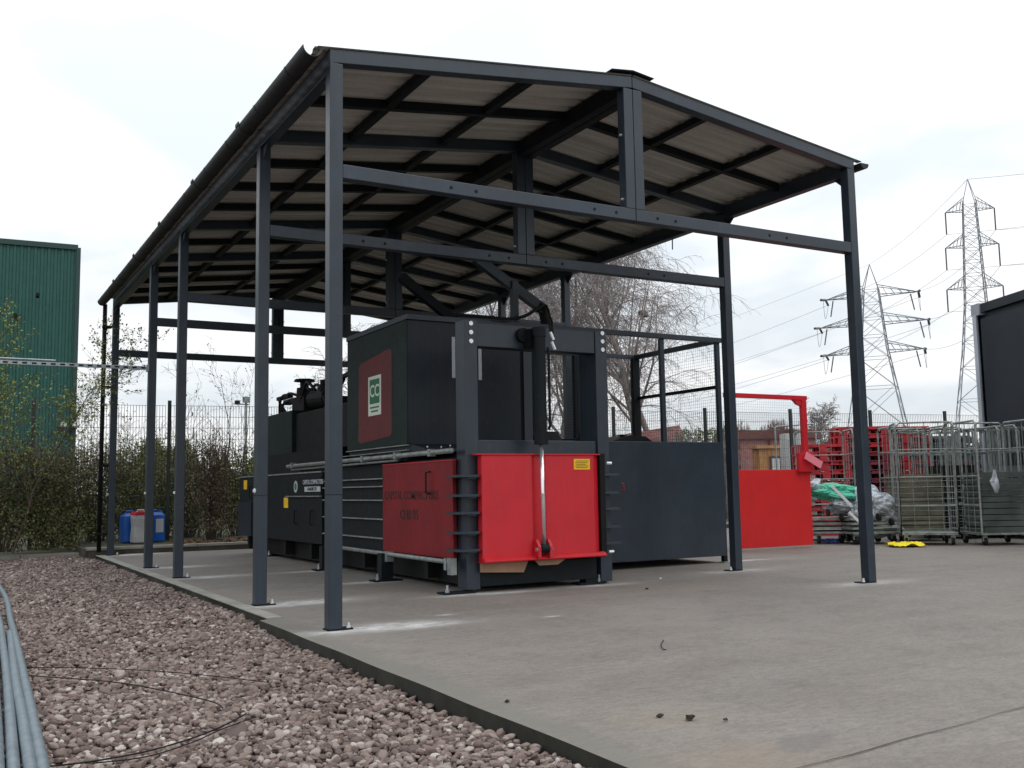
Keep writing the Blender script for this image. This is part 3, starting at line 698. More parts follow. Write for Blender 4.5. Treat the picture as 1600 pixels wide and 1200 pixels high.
for y, z in ((6.95, .66), (6.25, .66), (9.35, 1.02)):
    part('door_handle', MB().tube([(1.96, y, z + .10), (1.925, y, z + .09), (1.925, y, z - .09), (1.96, y, z - .10)], .010, 6), 'black', hz)
part('door_seam', MB().box(1.9575, 1.9598, 8.48, 8.50, .33, 1.25), 'black', hz)
part('blue_end_panel', MB().box(1.94, 1.9590, 9.3, 10.1, .31, .86), 'truck_curtain', hz)
# oil tank with pump and hoses on top
bp_('power_pack_base', MB().box(2.05, 3.4, 5.9, 8.8, 1.291, 1.60), 'black')
tk = bp_('oil_tank', MB().box(2.10, 3.1, 7.65, 9.0, 1.601, 2.25), 'hopper_green', bevel=.006)
bp_('control_cabinet', MB().box(2.16, 3.2, 5.4, 7.64, 1.601, 2.19), 'black', bevel=.006)
bp_('pump_motor', MB().tube([(2.50, 7.75, 2.43), (2.50, 7.05, 2.40)], .15, 16), 'black')
bp_('valve_block', MB().box(2.38, 2.66, 7.95, 8.55, 2.25, 2.52), 'black', bevel=.01)
bp_('filter_housing', MB().tube([(2.5, 8.28, 2.52), (2.5, 8.28, 2.66), (2.5, 8.28, 2.67), (2.5, 8.28, 2.76), (2.5, 8.28, 2.765), (2.5, 8.28, 2.80)], [.13, .12, .07, .07, .17, .15], 14), 'black')
bp_('filter_housing', MB().tube([(2.45, 7.2, 2.5), (2.45, 7.2, 2.68)], .06, 12), 'black')
bp_('manifold', MB().box(2.42, 2.5, 8.9, 9.55, 2.56, 2.62), 'black', bevel=.006); bp_('manifold', MB().box(2.40, 2.52, 8.6, 9.1, 2.45, 2.53), 'black', bevel=.006)
bp_('manifold', MB().box(2.40, 2.6, 6.3, 6.75, 2.19, 2.36), 'black', bevel=.006)
bp_('gauge_arm', MB().beam((2.45, 7.0, 2.60), (2.45, 6.1, 2.66), .06, .05), 'black'); bp_('gauge_arm', MB().beam((2.45, 7.0, 2.25), (2.45, 6.35, 2.62), .05, .05), 'black')
rh = random.Random(5)
for (ya, za, yb, zb2, hh) in ((9.55, 2.28, 8.9, 2.58, .16), (9.6, 2.6, 9.2, 2.28, .05), (9.4, 2.6, 8.4, 2.5, .08), (8.9, 2.3, 8.3, 2.45, .15), (8.6, 2.5, 7.6, 2.45, .17), (8.4, 2.6, 7.3, 2.55, .10), (8.2, 2.4, 7.0, 2.5, .22), (7.9, 2.3, 6.9, 2.3, .30), (7.6, 2.55, 6.6, 2.35, .12), (7.3, 2.5, 6.5, 2.4, .2), (9.0, 2.35, 7.9, 2.3, .12), (7.2, 2.3, 6.4, 2.6, .08), (9.3, 2.3, 8.7, 2.5, .05)):
    x0 = rh.uniform(2.32, 2.6)
    bp_('hydraulic_hose', MB().tube([(x0 + .08 * math.sin(k / 8 * 3 + ya), ya + (yb - ya) * k / 8, za * (1 - k / 8) + zb2 * k / 8 + hh * math.sin(math.pi * k / 8)) for k in range(9)], .024, 7), 'rubber', smooth=True)
bp_('beacon_pole', MB().tube([(2.3, 5.35, 2.19), (2.3, 5.35, 2.30)], .02, 8), 'steel_dark')
bc = bp_('warning_beacon', MB().tube([(2.3, 5.35, 2.30), (2.3, 5.35, 2.42), (2.3, 5.35, 2.46)], [.045, .045, .03], 14), 'beacon')

# ------------------------------------------------------------------ feed hopper with mesh bay
HO = thing('feed_hopper', (4.2, 3.0, 1.4), 'tall dark feed hopper with red logo sticker and mesh guarded bay behind baler frame', 'hopper')
def hp(name, mb, mat='hopper_paint', **k): return part(name, mb, mat, HO, **k)
hp('front_plate', MB().box(1.962, 3.40, 3.0, 3.012, 1.52, 2.90))
hs = hp('side_plate', MB().box(1.95, 1.962, 3.0, 4.86, 1.52, 2.90), 'hopper_green')
hp('rear_plate', MB().box(1.962, 3.40, 4.848, 4.86, 1.52, 2.90), 'hopper_green')
hp('divider_plate', MB().box(3.388, 3.399, 3.013, 4.847, 1.52, 2.90), 'hopper_green')
hp('top_plate', MB().box(1.963, 3.386, 3.014, 4.846, 2.88, 2.892), 'hopper_green')
hp('closing_plate', MB().box(3.401, 3.449, 3.02, 3.06, 1.45, 2.90), 'black')
hp('rim', MB().box(1.935, 6.52, 2.965, 3.03, 2.902, 2.965), 'steel', bevel=.004)
hp('rim', MB().box(1.935, 1.99, 3.031, 4.87, 2.902, 2.965), 'steel', bevel=.004)
hp('rim', MB().box(1.991, 6.45, 4.82, 4.88, 2.902, 2.965), 'steel', bevel=.004)
hp('rim', MB().box(6.451, 6.52, 3.031, 4.88, 2.90, 2.965), 'steel', bevel=.004)
hp('skirt', MB().prism([(2.99, 1.519), (4.86, 1.519), (4.86, 1.44), (2.6, 1.42), (2.6, 1.45)], 0, 1.98, 2.6), 'hopper_paint')
hp('skirt', MB().box(1.965, 3.58, 3.05, 4.85, 1.335, 1.43), 'steel_dark')
hp('flange_strip', MB().box(1.93, 1.975, 3.0, 4.86, 1.50, 1.512), 'galv_old'); hp('flange_strip', MB().box(1.94, 1.978, 3.0, 5.4, 1.445, 1.455), 'galv_old')
for x, y, z in ((2.03, 2.65, 1.47), (2.35, 2.75, 1.49), (2.55, 2.9, 1.53), (2.2, 2.66, 1.47)): hp('flange_bolt', MB().blob((x, y, z), (.012, .012, .012), 1, 1, 0), 'bolt')
hp('measuring_strip', MB().box(2.505, 2.545, 2.992, 2.999, 2.27, 2.74), 'label_white'); hp('measuring_strip', MB().box(2.845, 2.885, 2.992, 2.999, 2.26, 2.62), 'label_white')
# sticker (a red skewed badge with green logo tile)
stp = [(3.42, 2.60), (3.43, 1.66), (3.47, 1.63), (4.40, 1.585), (4.48, 1.62), (4.47, 1.80), (4.45, 2.35), (4.46, 2.52), (4.40, 2.565), (3.95, 2.60), (3.55, 2.635), (3.45, 2.63)]
sk = part('logo_sticker', MB().prism([(a, b2) for a, b2 in stp][::-1], 0, 1.9470, 1.9498), 'sticker_red', hs)
part('logo_card', MB().box(1.9445, 1.9468, 3.74, 4.14, 1.90, 2.37), 'label_white_dim', sk)
part('logo_tile', MB().box(1.9430, 1.9443, 3.785, 4.09, 2.04, 2.33), 'label_green', sk)
text_mesh('lettering', 'CC', .20, 'label_white_dim', sk, (1.9425, 3.937, 2.185), (0, -1, 0), (0, 0, 1), .0005, squash=1.05)
for i, wd in enumerate((.28, .22)): part('print_line', MB().box(1.9434, 1.9444, 3.94 - wd / 2, 3.94 + wd / 2, 1.985 - i * .045, 2.005 - i * .045), 'label_green', sk)
# mesh bay frame
hp('bay_panel', MB().box(3.76, 6.50, 3.0, 3.012, .09, 1.57), 'steel', bevel=.003)
hp('bay_panel_rail', MB().box(3.60, 6.50, 3.013, 3.07, 1.52, 1.575), 'steel')
hp('bay_side_panel', MB().box(6.488, 6.4995, 3.013, 4.86, .09, 1.57), 'steel_dark')
hp('bay_rear_panel', MB().box(3.40, 6.487, 4.845, 4.857, .09, 1.70), 'steel_dark')
hp('bay_floor', MB().prism([(3.013, 1.30), (4.84, 1.2), (4.84, 1.19), (3.013, 1.29)], 0, 3.42, 6.486), 'steel_dark')
hp('bay_post', MB().box(3.45, 3.565, 3.0, 3.06, 1.45, 2.90), 'steel', bevel=.004)
hp('bay_post', MB().box(5.50, 5.56, 3.0, 3.05, 1.576, 2.90), 'steel')
hp('bay_post', MB().box(6.44, 6.50, 3.0, 3.05, 1.576, 2.90), 'steel')
hp('bay_post', MB().box(6.38, 6.50, 4.77, 4.84, .05, 2.90), 'steel_dark')
hp('bay_post', MB().box(5.34, 5.50, 4.77, 4.84, 1.70, 2.90), 'steel_dark'); hp('bay_post', MB().box(4.60, 4.72, 4.77, 4.84, 1.70, 2.90), 'steel_dark')
hp('bay_rail', MB().box(6.455, 6.495, 3.055, 4.765, 2.29, 2.335), 'steel_dark')
hp('bay_foot', MB().box(6.44, 6.50, 3.0, 3.06, .0, .089), 'steel_dark'); hp('foot_plate', MB().box(6.38, 6.52, 2.93, 3.05, .003, .015), 'galv_old')
cs = hp('castor', MB().tube([(6.08, 3.85, .06), (6.14, 3.85, .06)], .055, 14), 'rubber'); hp('castor_fork', MB().box(6.06, 6.16, 3.82, 3.9, .06, .12), 'steel_dark')
hp('feed_box', MB().prism([(3.2, 1.575), (3.6, 1.575), (3.6, 1.72), (3.3, 1.70)], 0, 3.72, 4.1), 'black'); 
hp('loose_board', MB().prism([(4.75, 1.576), (5.40, 1.576), (5.28, 1.64), (5.05, 1.655)], 1, 3.08, 3.45), 'black'); hp('loose_board', MB().beam((4.95, 3.2, 1.665), (5.32, 3.3, 1.65), .12, .008), 'galv_old')
hp('hook', MB().tube([(4.2, 3.0, 1.57), (4.22, 2.98, 1.64), (4.32, 2.98, 1.65), (4.36, 3.0, 1.58)], .03, 8), 'black')
def wiremesh(p, ux, uz, nx_, nz_, dx, dz, r):
    g = MB(); p = Vector(p); ux = Vector(ux); uz = Vector(uz)
    for i in range(nx_ + 1): g.tube([p + ux * (i * dx), p + ux * (i * dx) + uz * (nz_ * dz)], r, 3, False)
    for j_ in range(nz_ + 1): g.tube([p + uz * (j_ * dz), p + uz * (j_ * dz) + ux * (nx_ * dx)], r, 3, False)
    return g
hp('wire_mesh', wiremesh((6.475, 3.06, 1.58), (0, 1, 0), (0, 0, 1), 42, 32, .04, .041, .0016), 'mesh_wire', kind='stuff')
hp('wire_mesh', wiremesh((3.41, 4.80, 1.71), (1, 0, 0), (0, 0, 1), 74, 29, .04, .041, .0016), 'mesh_wire', kind='stuff')
# inclined lid arms and hose post on the rim
A = Vector((2.93, 3.2, 3.74)); B_ = Vector((3.86, 3.2, 3.19))
hp('lid_arm', MB().beam(A, B_, .09, .12), 'steel', bevel=.005)
hp('lid_arm', MB().beam((2.10, 3.5, 3.50), (2.85, 3.5, 2.98), .09, .11), 'steel_dark', bevel=.005)
hp('arm_post', MB().box(3.39, 3.47, 3.12, 3.2, 2.966, 3.50), 'steel', bevel=.004)
hp('arm_hook', MB().tube([(3.78, 3.2, 3.22), (3.86, 3.2, 3.20), (3.88, 3.2, 3.10), (3.88, 3.2, 2.96)], [.07, .075, .06, .05], 10), 'black')
for i in range(2):
    o_ = .035 * i
    hp('hydraulic_hose', MB().tube(catmull([(3.74 + o_, 3.2, 3.26), (3.82 + o_, 3.12, 3.22), (3.66 + o_, 2.8, 3.08), (3.26 + o_, 2.15, 2.90), (2.98 + o_, 1.66, 2.74), (2.90 + o_ * .5, 1.5, 2.60)]), .014, 8), 'rubber', smooth=True)
hp('hydraulic_hose', MB().tube(catmull([(2.55, 3.0, 3.0), (2.9, 2.94, 2.99), (3.2, 2.9, 2.98), (3.42, 2.92, 3.03), (3.62, 3.0, 3.13), (3.80, 3.1, 3.22)]), .020, 8), 'rubber', smooth=True)

# ------------------------------------------------------------------ red tipping gate to the right
RG = thing('red_safety_gate', (8.9, 4.6, 0), 'red steel gate panel with red overhead rail and mesh infill behind the right posts', 'gate')
part('lower_panel', MB().box(7.98, 9.70, 4.55, 4.60, .035, 1.235), 'red_panel', RG, bevel=.004)
part('top_rail', MB().box(7.98, 9.72, 4.56, 4.63, 2.36, 2.43), 'red', RG, bevel=.004)
part('upright', MB().box(9.60, 9.70, 4.56, 4.63, 1.236, 2.359), 'red', RG, bevel=.004)
part('gusset', MB().prism([(9.42, 2.358), (9.598, 2.358), (9.598, 2.26), (9.50, 2.29), (9.46, 2.33)], 1, 4.57, 4.62), 'red', RG)
part('rod', MB().tube([(9.72, 4.6, 2.40), (9.80, 4.6, 2.40)], .008, 6), 'galv', RG)
part('control_box', MB().box(9.40, 9.72, 4.48, 4.549, 1.20, 1.50), 'red', RG, bevel=.004)
part('pink_cover', MB().beam((9.50, 4.44, 1.46), (9.80, 4.40, 1.30), .02, .12, (0, 0, 1)), 'pink_plate', RG)
part('wire_mesh', wiremesh((7.99, 4.6, 1.24), (1, 0, 0), (0, 0, 1), 40, 27, .04, .041, .0011), 'mesh_wire', RG, kind='stuff')

# ------------------------------------------------------------------ jerrycans on the rear platform
def jerry(name, loc, rz, sx, sz, mat, label, capmat, extra=None, waist=.0):
    t_ = thing(name, loc, label, 'jerrycan', 'jerrycans on the rear platform'); t_.rotation_euler[2] = rz
    g = MB(); hw, hd = sx / 2, .15; prof = [(0, .93), (.03, 1), (.2, 1), (.5, 1 - waist), (.8, 1), (.90, .97), (1, .62)]
    rings = []
    for z, k in prof:
        r_ = []
        for i in range(16):
            a = 2 * math.pi * (i + .5) / 16; c_, s_ = math.cos(a), math.sin(a); q = .35
            r_.append((hw * k * math.copysign(abs(c_) ** q, c_), hd * k * math.copysign(abs(s_) ** q, s_), z * sz))
        rings.append(r_)
    vs = [v for r_ in rings for v in r_]; fs = [(i * 16 + j_, i * 16 + (j_ + 1) % 16, (i + 1) * 16 + (j_ + 1) % 16, (i + 1) * 16 + j_) for i in range(len(prof) - 1) for j_ in range(16)]
    fs += [tuple(range(15, -1, -1)), tuple((len(prof) - 1) * 16 + j_ for j_ in range(16))]
    g.add(vs, fs); part('body', g, mat, t_, local=True, smooth=False, bevel=.004)
    part('handle', MB().tube([(-.1, 0, sz * .97), (-.08, 0, sz * 1.07), (.03, 0, sz * 1.07), (.05, 0, sz * .97)], .016, 8), mat, t_, local=True)
    part('cap', MB().tube([(.11, 0, sz * .95), (.11, 0, sz * 1.05)], .035, 12), capmat, t_, local=True)
    if extra: extra(t_, hw, sz)
    return t_
def red_top(t_, hw, sz): part('red_shoulder', MB().prism([(-hw * .98, sz * .905), (hw * .98, sz * .905), (hw * .8, sz * 1.02), (-hw * .8, sz * 1.02)], 1, -.152, .152), 'red_plastic', t_, local=True, bevel=.01)
def lab(t_, hw, sz): part('label_sheet', MB().box(-hw * .1, hw * .72, -.1545, -.1515, sz * .32, sz * .78), 'label_white', t_, local=True)
PT = .13
jerry('jerrycan', (.66, 12.95, PT), .2, .36, .54, 'blue_plastic', 'blue jerrycan partly hidden behind the white one', 'blue_plastic')
jerry('jerrycan', (.80, 12.62, PT), .15, .36, .56, 'white_plastic', 'white jerrycan with a red top, standing in front of the blue ones', 'red_plastic', red_top, .07)
jerry('jerrycan', (1.07, 12.85, PT), .1, .34, .55, 'blue_plastic', 'blue jerrycan with white label, nearest the kerb post on the right', 'blue_plastic', lab)

# ------------------------------------------------------------------ mesh fence round the site
FE = thing('mesh_fence', (1.4, 13.35, .1), 'dark green welded wire mesh fence with box posts behind the hedge', 'fence')
fdir = Vector((1, -.17, 0)).normalized(); f0 = Vector((1.4, 13.35, .1))
panel = mesh_of('mesh_panel', wiremesh((0, 0, 0), (1, 0, 0), (0, 0, 1), 43, 12, .054, .222, .0048), 'fence_green')
postm = mesh_of('fence_post', MB().box(-.035, .035, -.03, .03, -.1, 2.76), 'fence_green')
ang = math.atan2(fdir.y, fdir.x)
for k in range(-5, 9):
    p_ = f0 + fdir * (2.43 * k) - wpos(FE)
    piece('fence_post', postm, FE, p_, (0, 0, ang))
    q_ = piece('mesh_panel', panel, FE, p_ + fdir * .04 + Vector((0, .035, 0)), (0, 0, ang)); q_['kind'] = 'stuff'
# second side running away behind the yard on the right
# ------------------------------------------------------------------ vegetation
def tree_parts(base, h, seed, spread=.35, levels=4, r0=.12, droop=.3, nk=(9, 7, 6, 5), lean=(0, 0), ratio=.45, twr=.006):
    R = random.Random(seed); trunk = MB(); tw = MB()
    def branch(p, d, ln, r, lev):
        nseg = (10, 6, 4, 3, 2)[min(lev, 4)]; pts_ = [p.copy()]; rad = [r]; dd = d.copy(); q = p.copy()
        for i in range(nseg):
            dd = (dd + Vector((R.gauss(0, .1), R.gauss(0, .1), R.gauss(0, .07))) + Vector((0, 0, .08 if lev in (1,) else (-droop * lev * .22 if lev > 1 else .02)))).normalized()
            q = q + dd * (ln / nseg); pts_.append(q.copy()); rad.append(max(twr * .6, r * (1 - (i + 1) / nseg * .85)))
        mb = trunk if lev == 0 else tw
        mb.tube(pts_, rad, 8 if lev == 0 else (5 if lev == 1 else 3), False)
        if lev >= levels: return
        n = nk[lev]
        for i in range(n):
            s_ = (.22 if lev == 0 else .15) + (1 - (.22 if lev == 0 else .15)) * (i + R.random()) / n; k_ = min(nseg - 1, int(s_ * nseg)); fr = s_ * nseg - k_
            bp2 = pts_[k_].lerp(pts_[k_ + 1], fr); bd = (pts_[k_ + 1] - pts_[k_]).normalized()
            side = Vector((R.gauss(0, 1), R.gauss(0, 1), R.gauss(0, .3))); side = (side - bd * side.dot(bd)).normalized()
            nd = (bd * (1.0 if lev == 0 else .75) + side * (spread * 2.0 if lev == 0 else .8)).normalized()
            branch(bp2, nd, ln * (ratio * (1.15 - .55 * s_) if lev == 0 else .5 * R.uniform(.7, 1.2)), max(twr, rad[k_] * .5), lev + 1)
    branch(Vector((0, 0, 0)), Vector((lean[0], lean[1], 1)).normalized(), h, r0, 0)
    return trunk, tw
# birches
birches = [((1003, 700), 31, 10.3, 'tall bare birch with straight trunk seen over the mesh bay', 11, .30, (.02, 0)),
           ((1037, 700), 33, 10.9, 'bare birch with forked leaning limbs, rightmost beyond the mesh bay', 12, .33, (.03, 0)),
           ((950, 700), 29, 9.2, 'bare birch with thin trunk directly behind the right frame bolts', 13, .32, (-.02, 0)),
           ((885, 700), 33, 9.9, 'bare birch glimpsed through the gap right of the gate cylinder', 14, .34, (0, 0)),
           ((800, 700), 36, 9.4, 'bare birch above the hopper beside the inclined arm', 15, .34, (0, 0)),
           ((715, 700), 38, 9.3, 'leftmost bare birch top showing just above the hopper rim', 16, .34, (0, 0))]
for (u, v), d, h, lb, sd_, spd, ln_ in birches:
    p_ = D(u, v, d); base = Vector((p_.x, p_.y, .05))
    t_ = thing('birch_tree', base, lb, 'tree', 'bare birches behind the fence')
    tr, tw = tree_parts(base, h, sd_, spd, 4, .13, .42, (21, 9, 6, 4), ln_, .42, .0062)
    part('trunk', tr, 'bark_birch', t_, local=True, smooth=True); part('twigs', tw, 'twig', t_, local=True, kind='stuff')
    if sd_ == 11:
        g = MB().blob((.2, 0, h * .62), (.15, .15, .12), 5, 2, .3); part('nest', g, 'stem', t_, local=True)
# leaves helper
def leaves(mb, n, fn, smin, smax, R, tall=0):
    for _ in range(n):
        x, y, z, lc = fn(R); s = R.uniform(smin, smax)
        a = Vector((R.gauss(0, 1), R.gauss(0, 1), R.gauss(0, 1))).normalized(); b2 = a.cross(Vector((R.gauss(0, 1), R.gauss(0, 1), R.gauss(0, 1)))).normalized(); p = Vector((x, y, z))
        if tall: lc = lc * .35 + (.42 if z > tall else .0) + (.1 if z < tall * .6 else 0)
        mb.add([p - a * s, p + b2 * s * .5, p + a * s, p - b2 * s * .5], [(0, 1, 2, 3)], lc)
# hedge shrubs in front of / through the fence: pixel column, depth, height, kind
hedge = [(-75, 17.2, 1.8, 'leaf_hedge', 'dark shrub at the far left end of the hedge'),
         (5, 17.0, 1.85, 'leaf_hedge', 'dense brown green shrub under the leaning sapling'),
         (70, 17.6, 1.75, 'leaf_hedge', 'dark hedge shrub in front of the green building'),
         (108, 18.9, 1.8, 'leaf_hedge', 'shrub with brownish top left of the downpipe'),
         (150, 19.8, 1.85, 'leaf_hedge', 'shrub between the downpipe and the green building corner'),
         (200, 20.6, 2.0, 'leaf_olive', 'olive green shrub behind the jerrycans'),
         (255, 21.4, 2.25, 'leaf_olive', 'taller yellow green shrub between third and fourth left posts'),
         (292, 20.8, 1.7, 'leaf_hedge', 'thin sparse shrub just right of the fence post'),
         (332, 19.6, 2.05, 'leaf_brown', 'narrow brown shrub with wiry stems left of the baler end'),
         (372, 21.5, 2.0, 'leaf_olive', 'pale green shrub behind the rear end of the baler'),
         (420, 22.5, 1.9, 'leaf_olive', 'shrub mostly hidden behind the pump housing')]
for i, (u, d, h, lm_, lb) in enumerate(hedge):
    p_ = D(u, 790, d); R = random.Random(40 + i); t_ = thing('hedge_shrub', (p_.x, p_.y, .08), lb, 'shrub', 'hedge shrubs behind the shelter')
    rx = .70 if i not in (8,) else .42; ry = .45
    st = MB()
    for k in range(46 if i != 8 else 60):
        a = R.uniform(0, 6.28); q = R.uniform(.05, .95); x0, y0 = .25 * rx * math.cos(a) * q, .25 * ry * math.sin(a) * q
        tip = h * R.uniform(.75, 1.12); pts_ = [(x0, y0, 0)]; xx, yy = x0, y0
        for m_ in range(1, 6):
            xx += rx * .17 * math.cos(a) * q + R.gauss(0, .035); yy += ry * .17 * math.sin(a) * q + R.gauss(0, .03); pts_.append((xx, yy, tip * m_ / 5))
            if R.random() < .8:
                aa = R.uniform(0, 6.28); st.tube([(xx, yy, tip * m_ / 5), (xx + .16 * math.cos(aa), yy + .12 * math.sin(aa), tip * m_ / 5 + .17)], .0035, 3, False)
        st.tube(pts_, [.010, .009, .007, .006, .005, .003], 3, False)
    part('stems', st, 'stem', t_, local=True, kind='stuff')
    lv = MB()
    cl = [(R.gauss(0, rx * .42), R.gauss(0, ry * .5), h * (.06 + .86 * R.random() ** .9), R.uniform(.10, .24), min(1, max(0, R.gauss(.45, .25)))) for _ in range(120 if i != 8 else 40)]
    def fn(R):
        c_ = R.choice(cl); z = max(.02, c_[2] + R.gauss(0, c_[3] * .8)); return c_[0] + R.gauss(0, c_[3]), c_[1] + R.gauss(0, c_[3]), z, min(1, max(0, c_[4] + R.gauss(0, .15) - (.0)))
    leaves(lv, (6000 if i < 7 else 4800) if i != 8 else 3200, fn, .015, .038, R, h * .68 if lm_ == 'leaf_hedge' else 0)
    part('foliage', lv, lm_, t_, local=True, kind='stuff')
# background mass far behind the fence on the left (low scrub) reads as one
for (u0, u1, d, h, lm_, n, nm, lb) in ((172, 470, 31, 3.0, 'leaf_olive', 42000, 'scrub_bank', 'mass of pale green scrub beyond the fence on the left'),):
    lv = MB(); R = random.Random(8)
    def fn(R):
        u = R.uniform(u0, u1); q = D(u, 780, d + R.uniform(-1, 1)); hh = h * (.70 + .16 * math.sin(u * .031) + .10 * math.sin(u * .11 + 1) + R.gauss(0, .04)); return q.x, q.y, R.random() ** .7 * hh, R.random()
    leaves(lv, n, fn, .03, .07, R); tag(part(nm, lv, lm_), lb, 'scrub', kind='stuff')
# wispy saplings above the hedge
def sapling(u, d, h, lb, seed, lean, leaf, nl, nbr=(9, 5, 3)):
    p_ = D(u, 790, d); t_ = thing('sapling', (p_.x, p_.y, .08), lb, 'sapling', 'thin saplings along the fence')
    tr, tw = tree_parts(None, h, seed, .28, 3, .022, -.05, nbr, lean, .38, .0035)
    tip = tw.v[::5]; part('trunk', tr, 'stem', t_, local=True); 
    R = random.Random(seed); lv = MB()
    def fn(R):
        x, y, z = R.choice(tip); return x + R.gauss(0, .03), y + R.gauss(0, .03), z + R.gauss(0, .03), R.random()
    if nl: leaves(lv, nl, fn, .016, .034, R); part('foliage', lv, leaf, t_, local=True, kind='stuff')
    part('twigs', tw, 'stem', t_, local=True, kind='stuff')
rx_ = RIGHT
sapling(-15, 16.2, 3.5, 'sapling with yellow green young leaves at the left edge of the picture', 61, (.08, -.03), 'leaf_fresh', 2600, (13, 8, 4))
sapling(22, 16.8, 3.6, 'slender sapling leaning right in front of the green building', 62, (.28, -.15), 'leaf_fresh', 2400, (13, 8, 4))
sapling(140, 19.5, 2.5, 'small twiggy sapling just left of the downpipe', 63, (.05, 0), 'leaf_hedge', 120)
sapling(195, 20.2, 2.4, 'small twiggy sapling right of the rearmost left post', 64, (.05, 0), 'leaf_hedge', 90)
sapling(312, 20.5, 3.2, 'wiry sapling left of the floodlight mast', 65, (.04, 0), 'leaf_brown', 70, (7, 4, 2))
sapling(345, 20.5, 3.4, 'tall wispy sapling just before the floodlight mast', 66, (.03, 0), 'leaf_brown', 80, (7, 4, 2))
sapling(372, 21, 3.1, 'wispy sapling touching the second left post', 67, (.06, 0), 'leaf_brown', 70, (7, 4, 2))
# bare trees showing through the shelter and far right
def bare(u, d, h, lb, seed, mat, spread=.5, nk=(16, 8, 6, 4), name='bare_tree', ratio=.42):
    p_ = D(u, 760, d); t_ = thing(name, (p_.x, p_.y, .0), lb, 'tree')
    tr, tw = tree_parts(None, h, seed, spread, 4, .07 * h / 4, .05, nk, (0, 0), ratio, .007 * d / 30)
    part('trunk', tr, mat, t_, local=True); part('twigs', tw, mat, t_, local=True, kind='stuff')
bare(520, 44, 5.6, 'small bare tree showing behind the hydraulic hoses', 71, 'twig', .5, (12, 6, 4, 3))
bare(560, 46, 7.0, 'bare tree seen between the left posts and the hopper', 72, 'twig', .5, (14, 6, 5, 3))
bare(1303, 60, 4.9, 'distant round bare tree between red gate and front right post', 73, 'twig', .7, (18, 8, 6, 4))
# reddish scrub beyond the brick wall
def scrub(u0, u1, d, zb_, zt, mat, seed, name, lb, n=420, leaf=None, nl=0):
    R = random.Random(seed); g = MB()
    for i in range(n):
        u = R.uniform(u0, u1); q = D(u, 760, d + R.uniform(-.8, .8)); h = (zt - zb_) * (.70 + .06 * math.sin(u * .09 + seed) + .24 * R.random()); x, y = q.x, q.y; a = R.uniform(0, 6.28)
        pts_ = [(x, y, zb_)]; 
        for m_ in range(1, 4): pts_.append((x + .1 * m_ * math.cos(a) * R.random(), y + .1 * m_ * math.sin(a) * R.random(), zb_ + h * m_ / 3))
        g.tube(pts_, [.014, .012, .009, .006], 3, False)
        for k in range(4):
            a = R.uniform(0, 6.28); z = zb_ + h * R.uniform(.4, .95); g.tube([(x, y, z), (x + .25 * math.cos(a), y + .25 * math.sin(a), z + .22)], .006, 3, False)
    tag(part(name, g, mat), lb, 'scrub', kind='stuff')
scrub(1125, 1262, 41, 0, 3.75, 'twig_red', 5, 'reddish_scrub', 'reddish bare scrub rising behind the brick building roof', 1300)
scrub(925, 1150, 27, 0, 2.5, 'twig', 6, 'bramble_scrub', 'tangled bare brambles along the fence beyond the mesh bay', 420)
lv = MB(); R = random.Random(18)
leaves(lv, 12000, lambda R: (lambda u, q: (q.x, q.y, R.random() ** .8 * (2.62 + .08 * math.sin(u * .3)), R.random()))(*(lambda u: (u, D(u, 760, 29 + R.uniform(-.7, .7))))(R.uniform(1058, 1145))), .018, .042, R)
tag(part('low_hedge', lv, 'leaf_olive'), 'low clipped olive hedge between the brick buildings beyond the fence', 'hedge', kind='stuff')

# ------------------------------------------------------------------ buildings
GB = thing('green_warehouse', (-10, 51.5, 0), 'large dark green warehouse clad in vertical profiled sheets at the far left', 'building')
c0 = D(0, 378, 53.2); c1 = D(122, 388, 54.9); c0.z = c1.z = 14.6; dr = (c1 - c0); dr.z = 0; dr.normalize(); cA = c1 - dr * 26; nrm = Vector((-dr.y, dr.x, 0))
n = int(26 / .33)
shm = MB()
prof = [(0, 0), (.14, 0), (.17, -.05), (.30, -.05), (.33, 0)]
# each profiled sheet (0.99 m cover) is a part
for i in range(26):
    g = MB(); a0 = cA + dr * i; vs = []; pr_ = []
    for r3 in range(3):
        for q, o_ in prof[:-1]: pr_.append((r3 * .3333 + q, o_))
    pr_.append((1.0, 0))
    for z in (0, 14.5):
        for q, o_ in pr_:
            pt = a0 + dr * q + nrm * o_; vs.append((pt.x, pt.y, z))
    m_ = len(pr_); g.add(vs, [(k_, k_ + 1, m_ + k_ + 1, m_ + k_) for k_ in range(m_ - 1)])
    part('cladding_sheet', g, 'cladding', GB)
g = MB(); e1 = c1 + nrm * .0; g.beam((c1.x + .02, c1.y - .06, 0), (c1.x + .02, c1.y - .06, 14.6), .22, .22, (0, 1, 0)); part('corner_trim', g, 'cladding_trim', GB)
g = MB(); g.beam((cA.x, cA.y, 14.62), (c1.x, c1.y, 14.62), .3, .28, off=(0, 0)); part('roof_trim', g, 'cladding_trim', GB)
g = MB(); pA = cA + nrm * 20; pB = c1 + nrm * 20; g.add([(c1.x, c1.y, 0), (pB.x, pB.y, 0), (pB.x, pB.y, 14.5), (c1.x, c1.y, 14.5)], [(0, 1, 2, 3)]); g.add([(cA.x, cA.y, 14.55), (c1.x, c1.y, 14.55), (pB.x, pB.y, 14.55), (pA.x, pA.y, 14.55)], [(0, 1, 2, 3)]); part('wall', g, 'cladding', GB)
for (u, v, s) in ((59, 460, .10), (24, 492, .10)):
    q = D(u, v, 52.6); part('vent', MB().tube([q, q + nrm * .6], s, 12), 'black', GB)
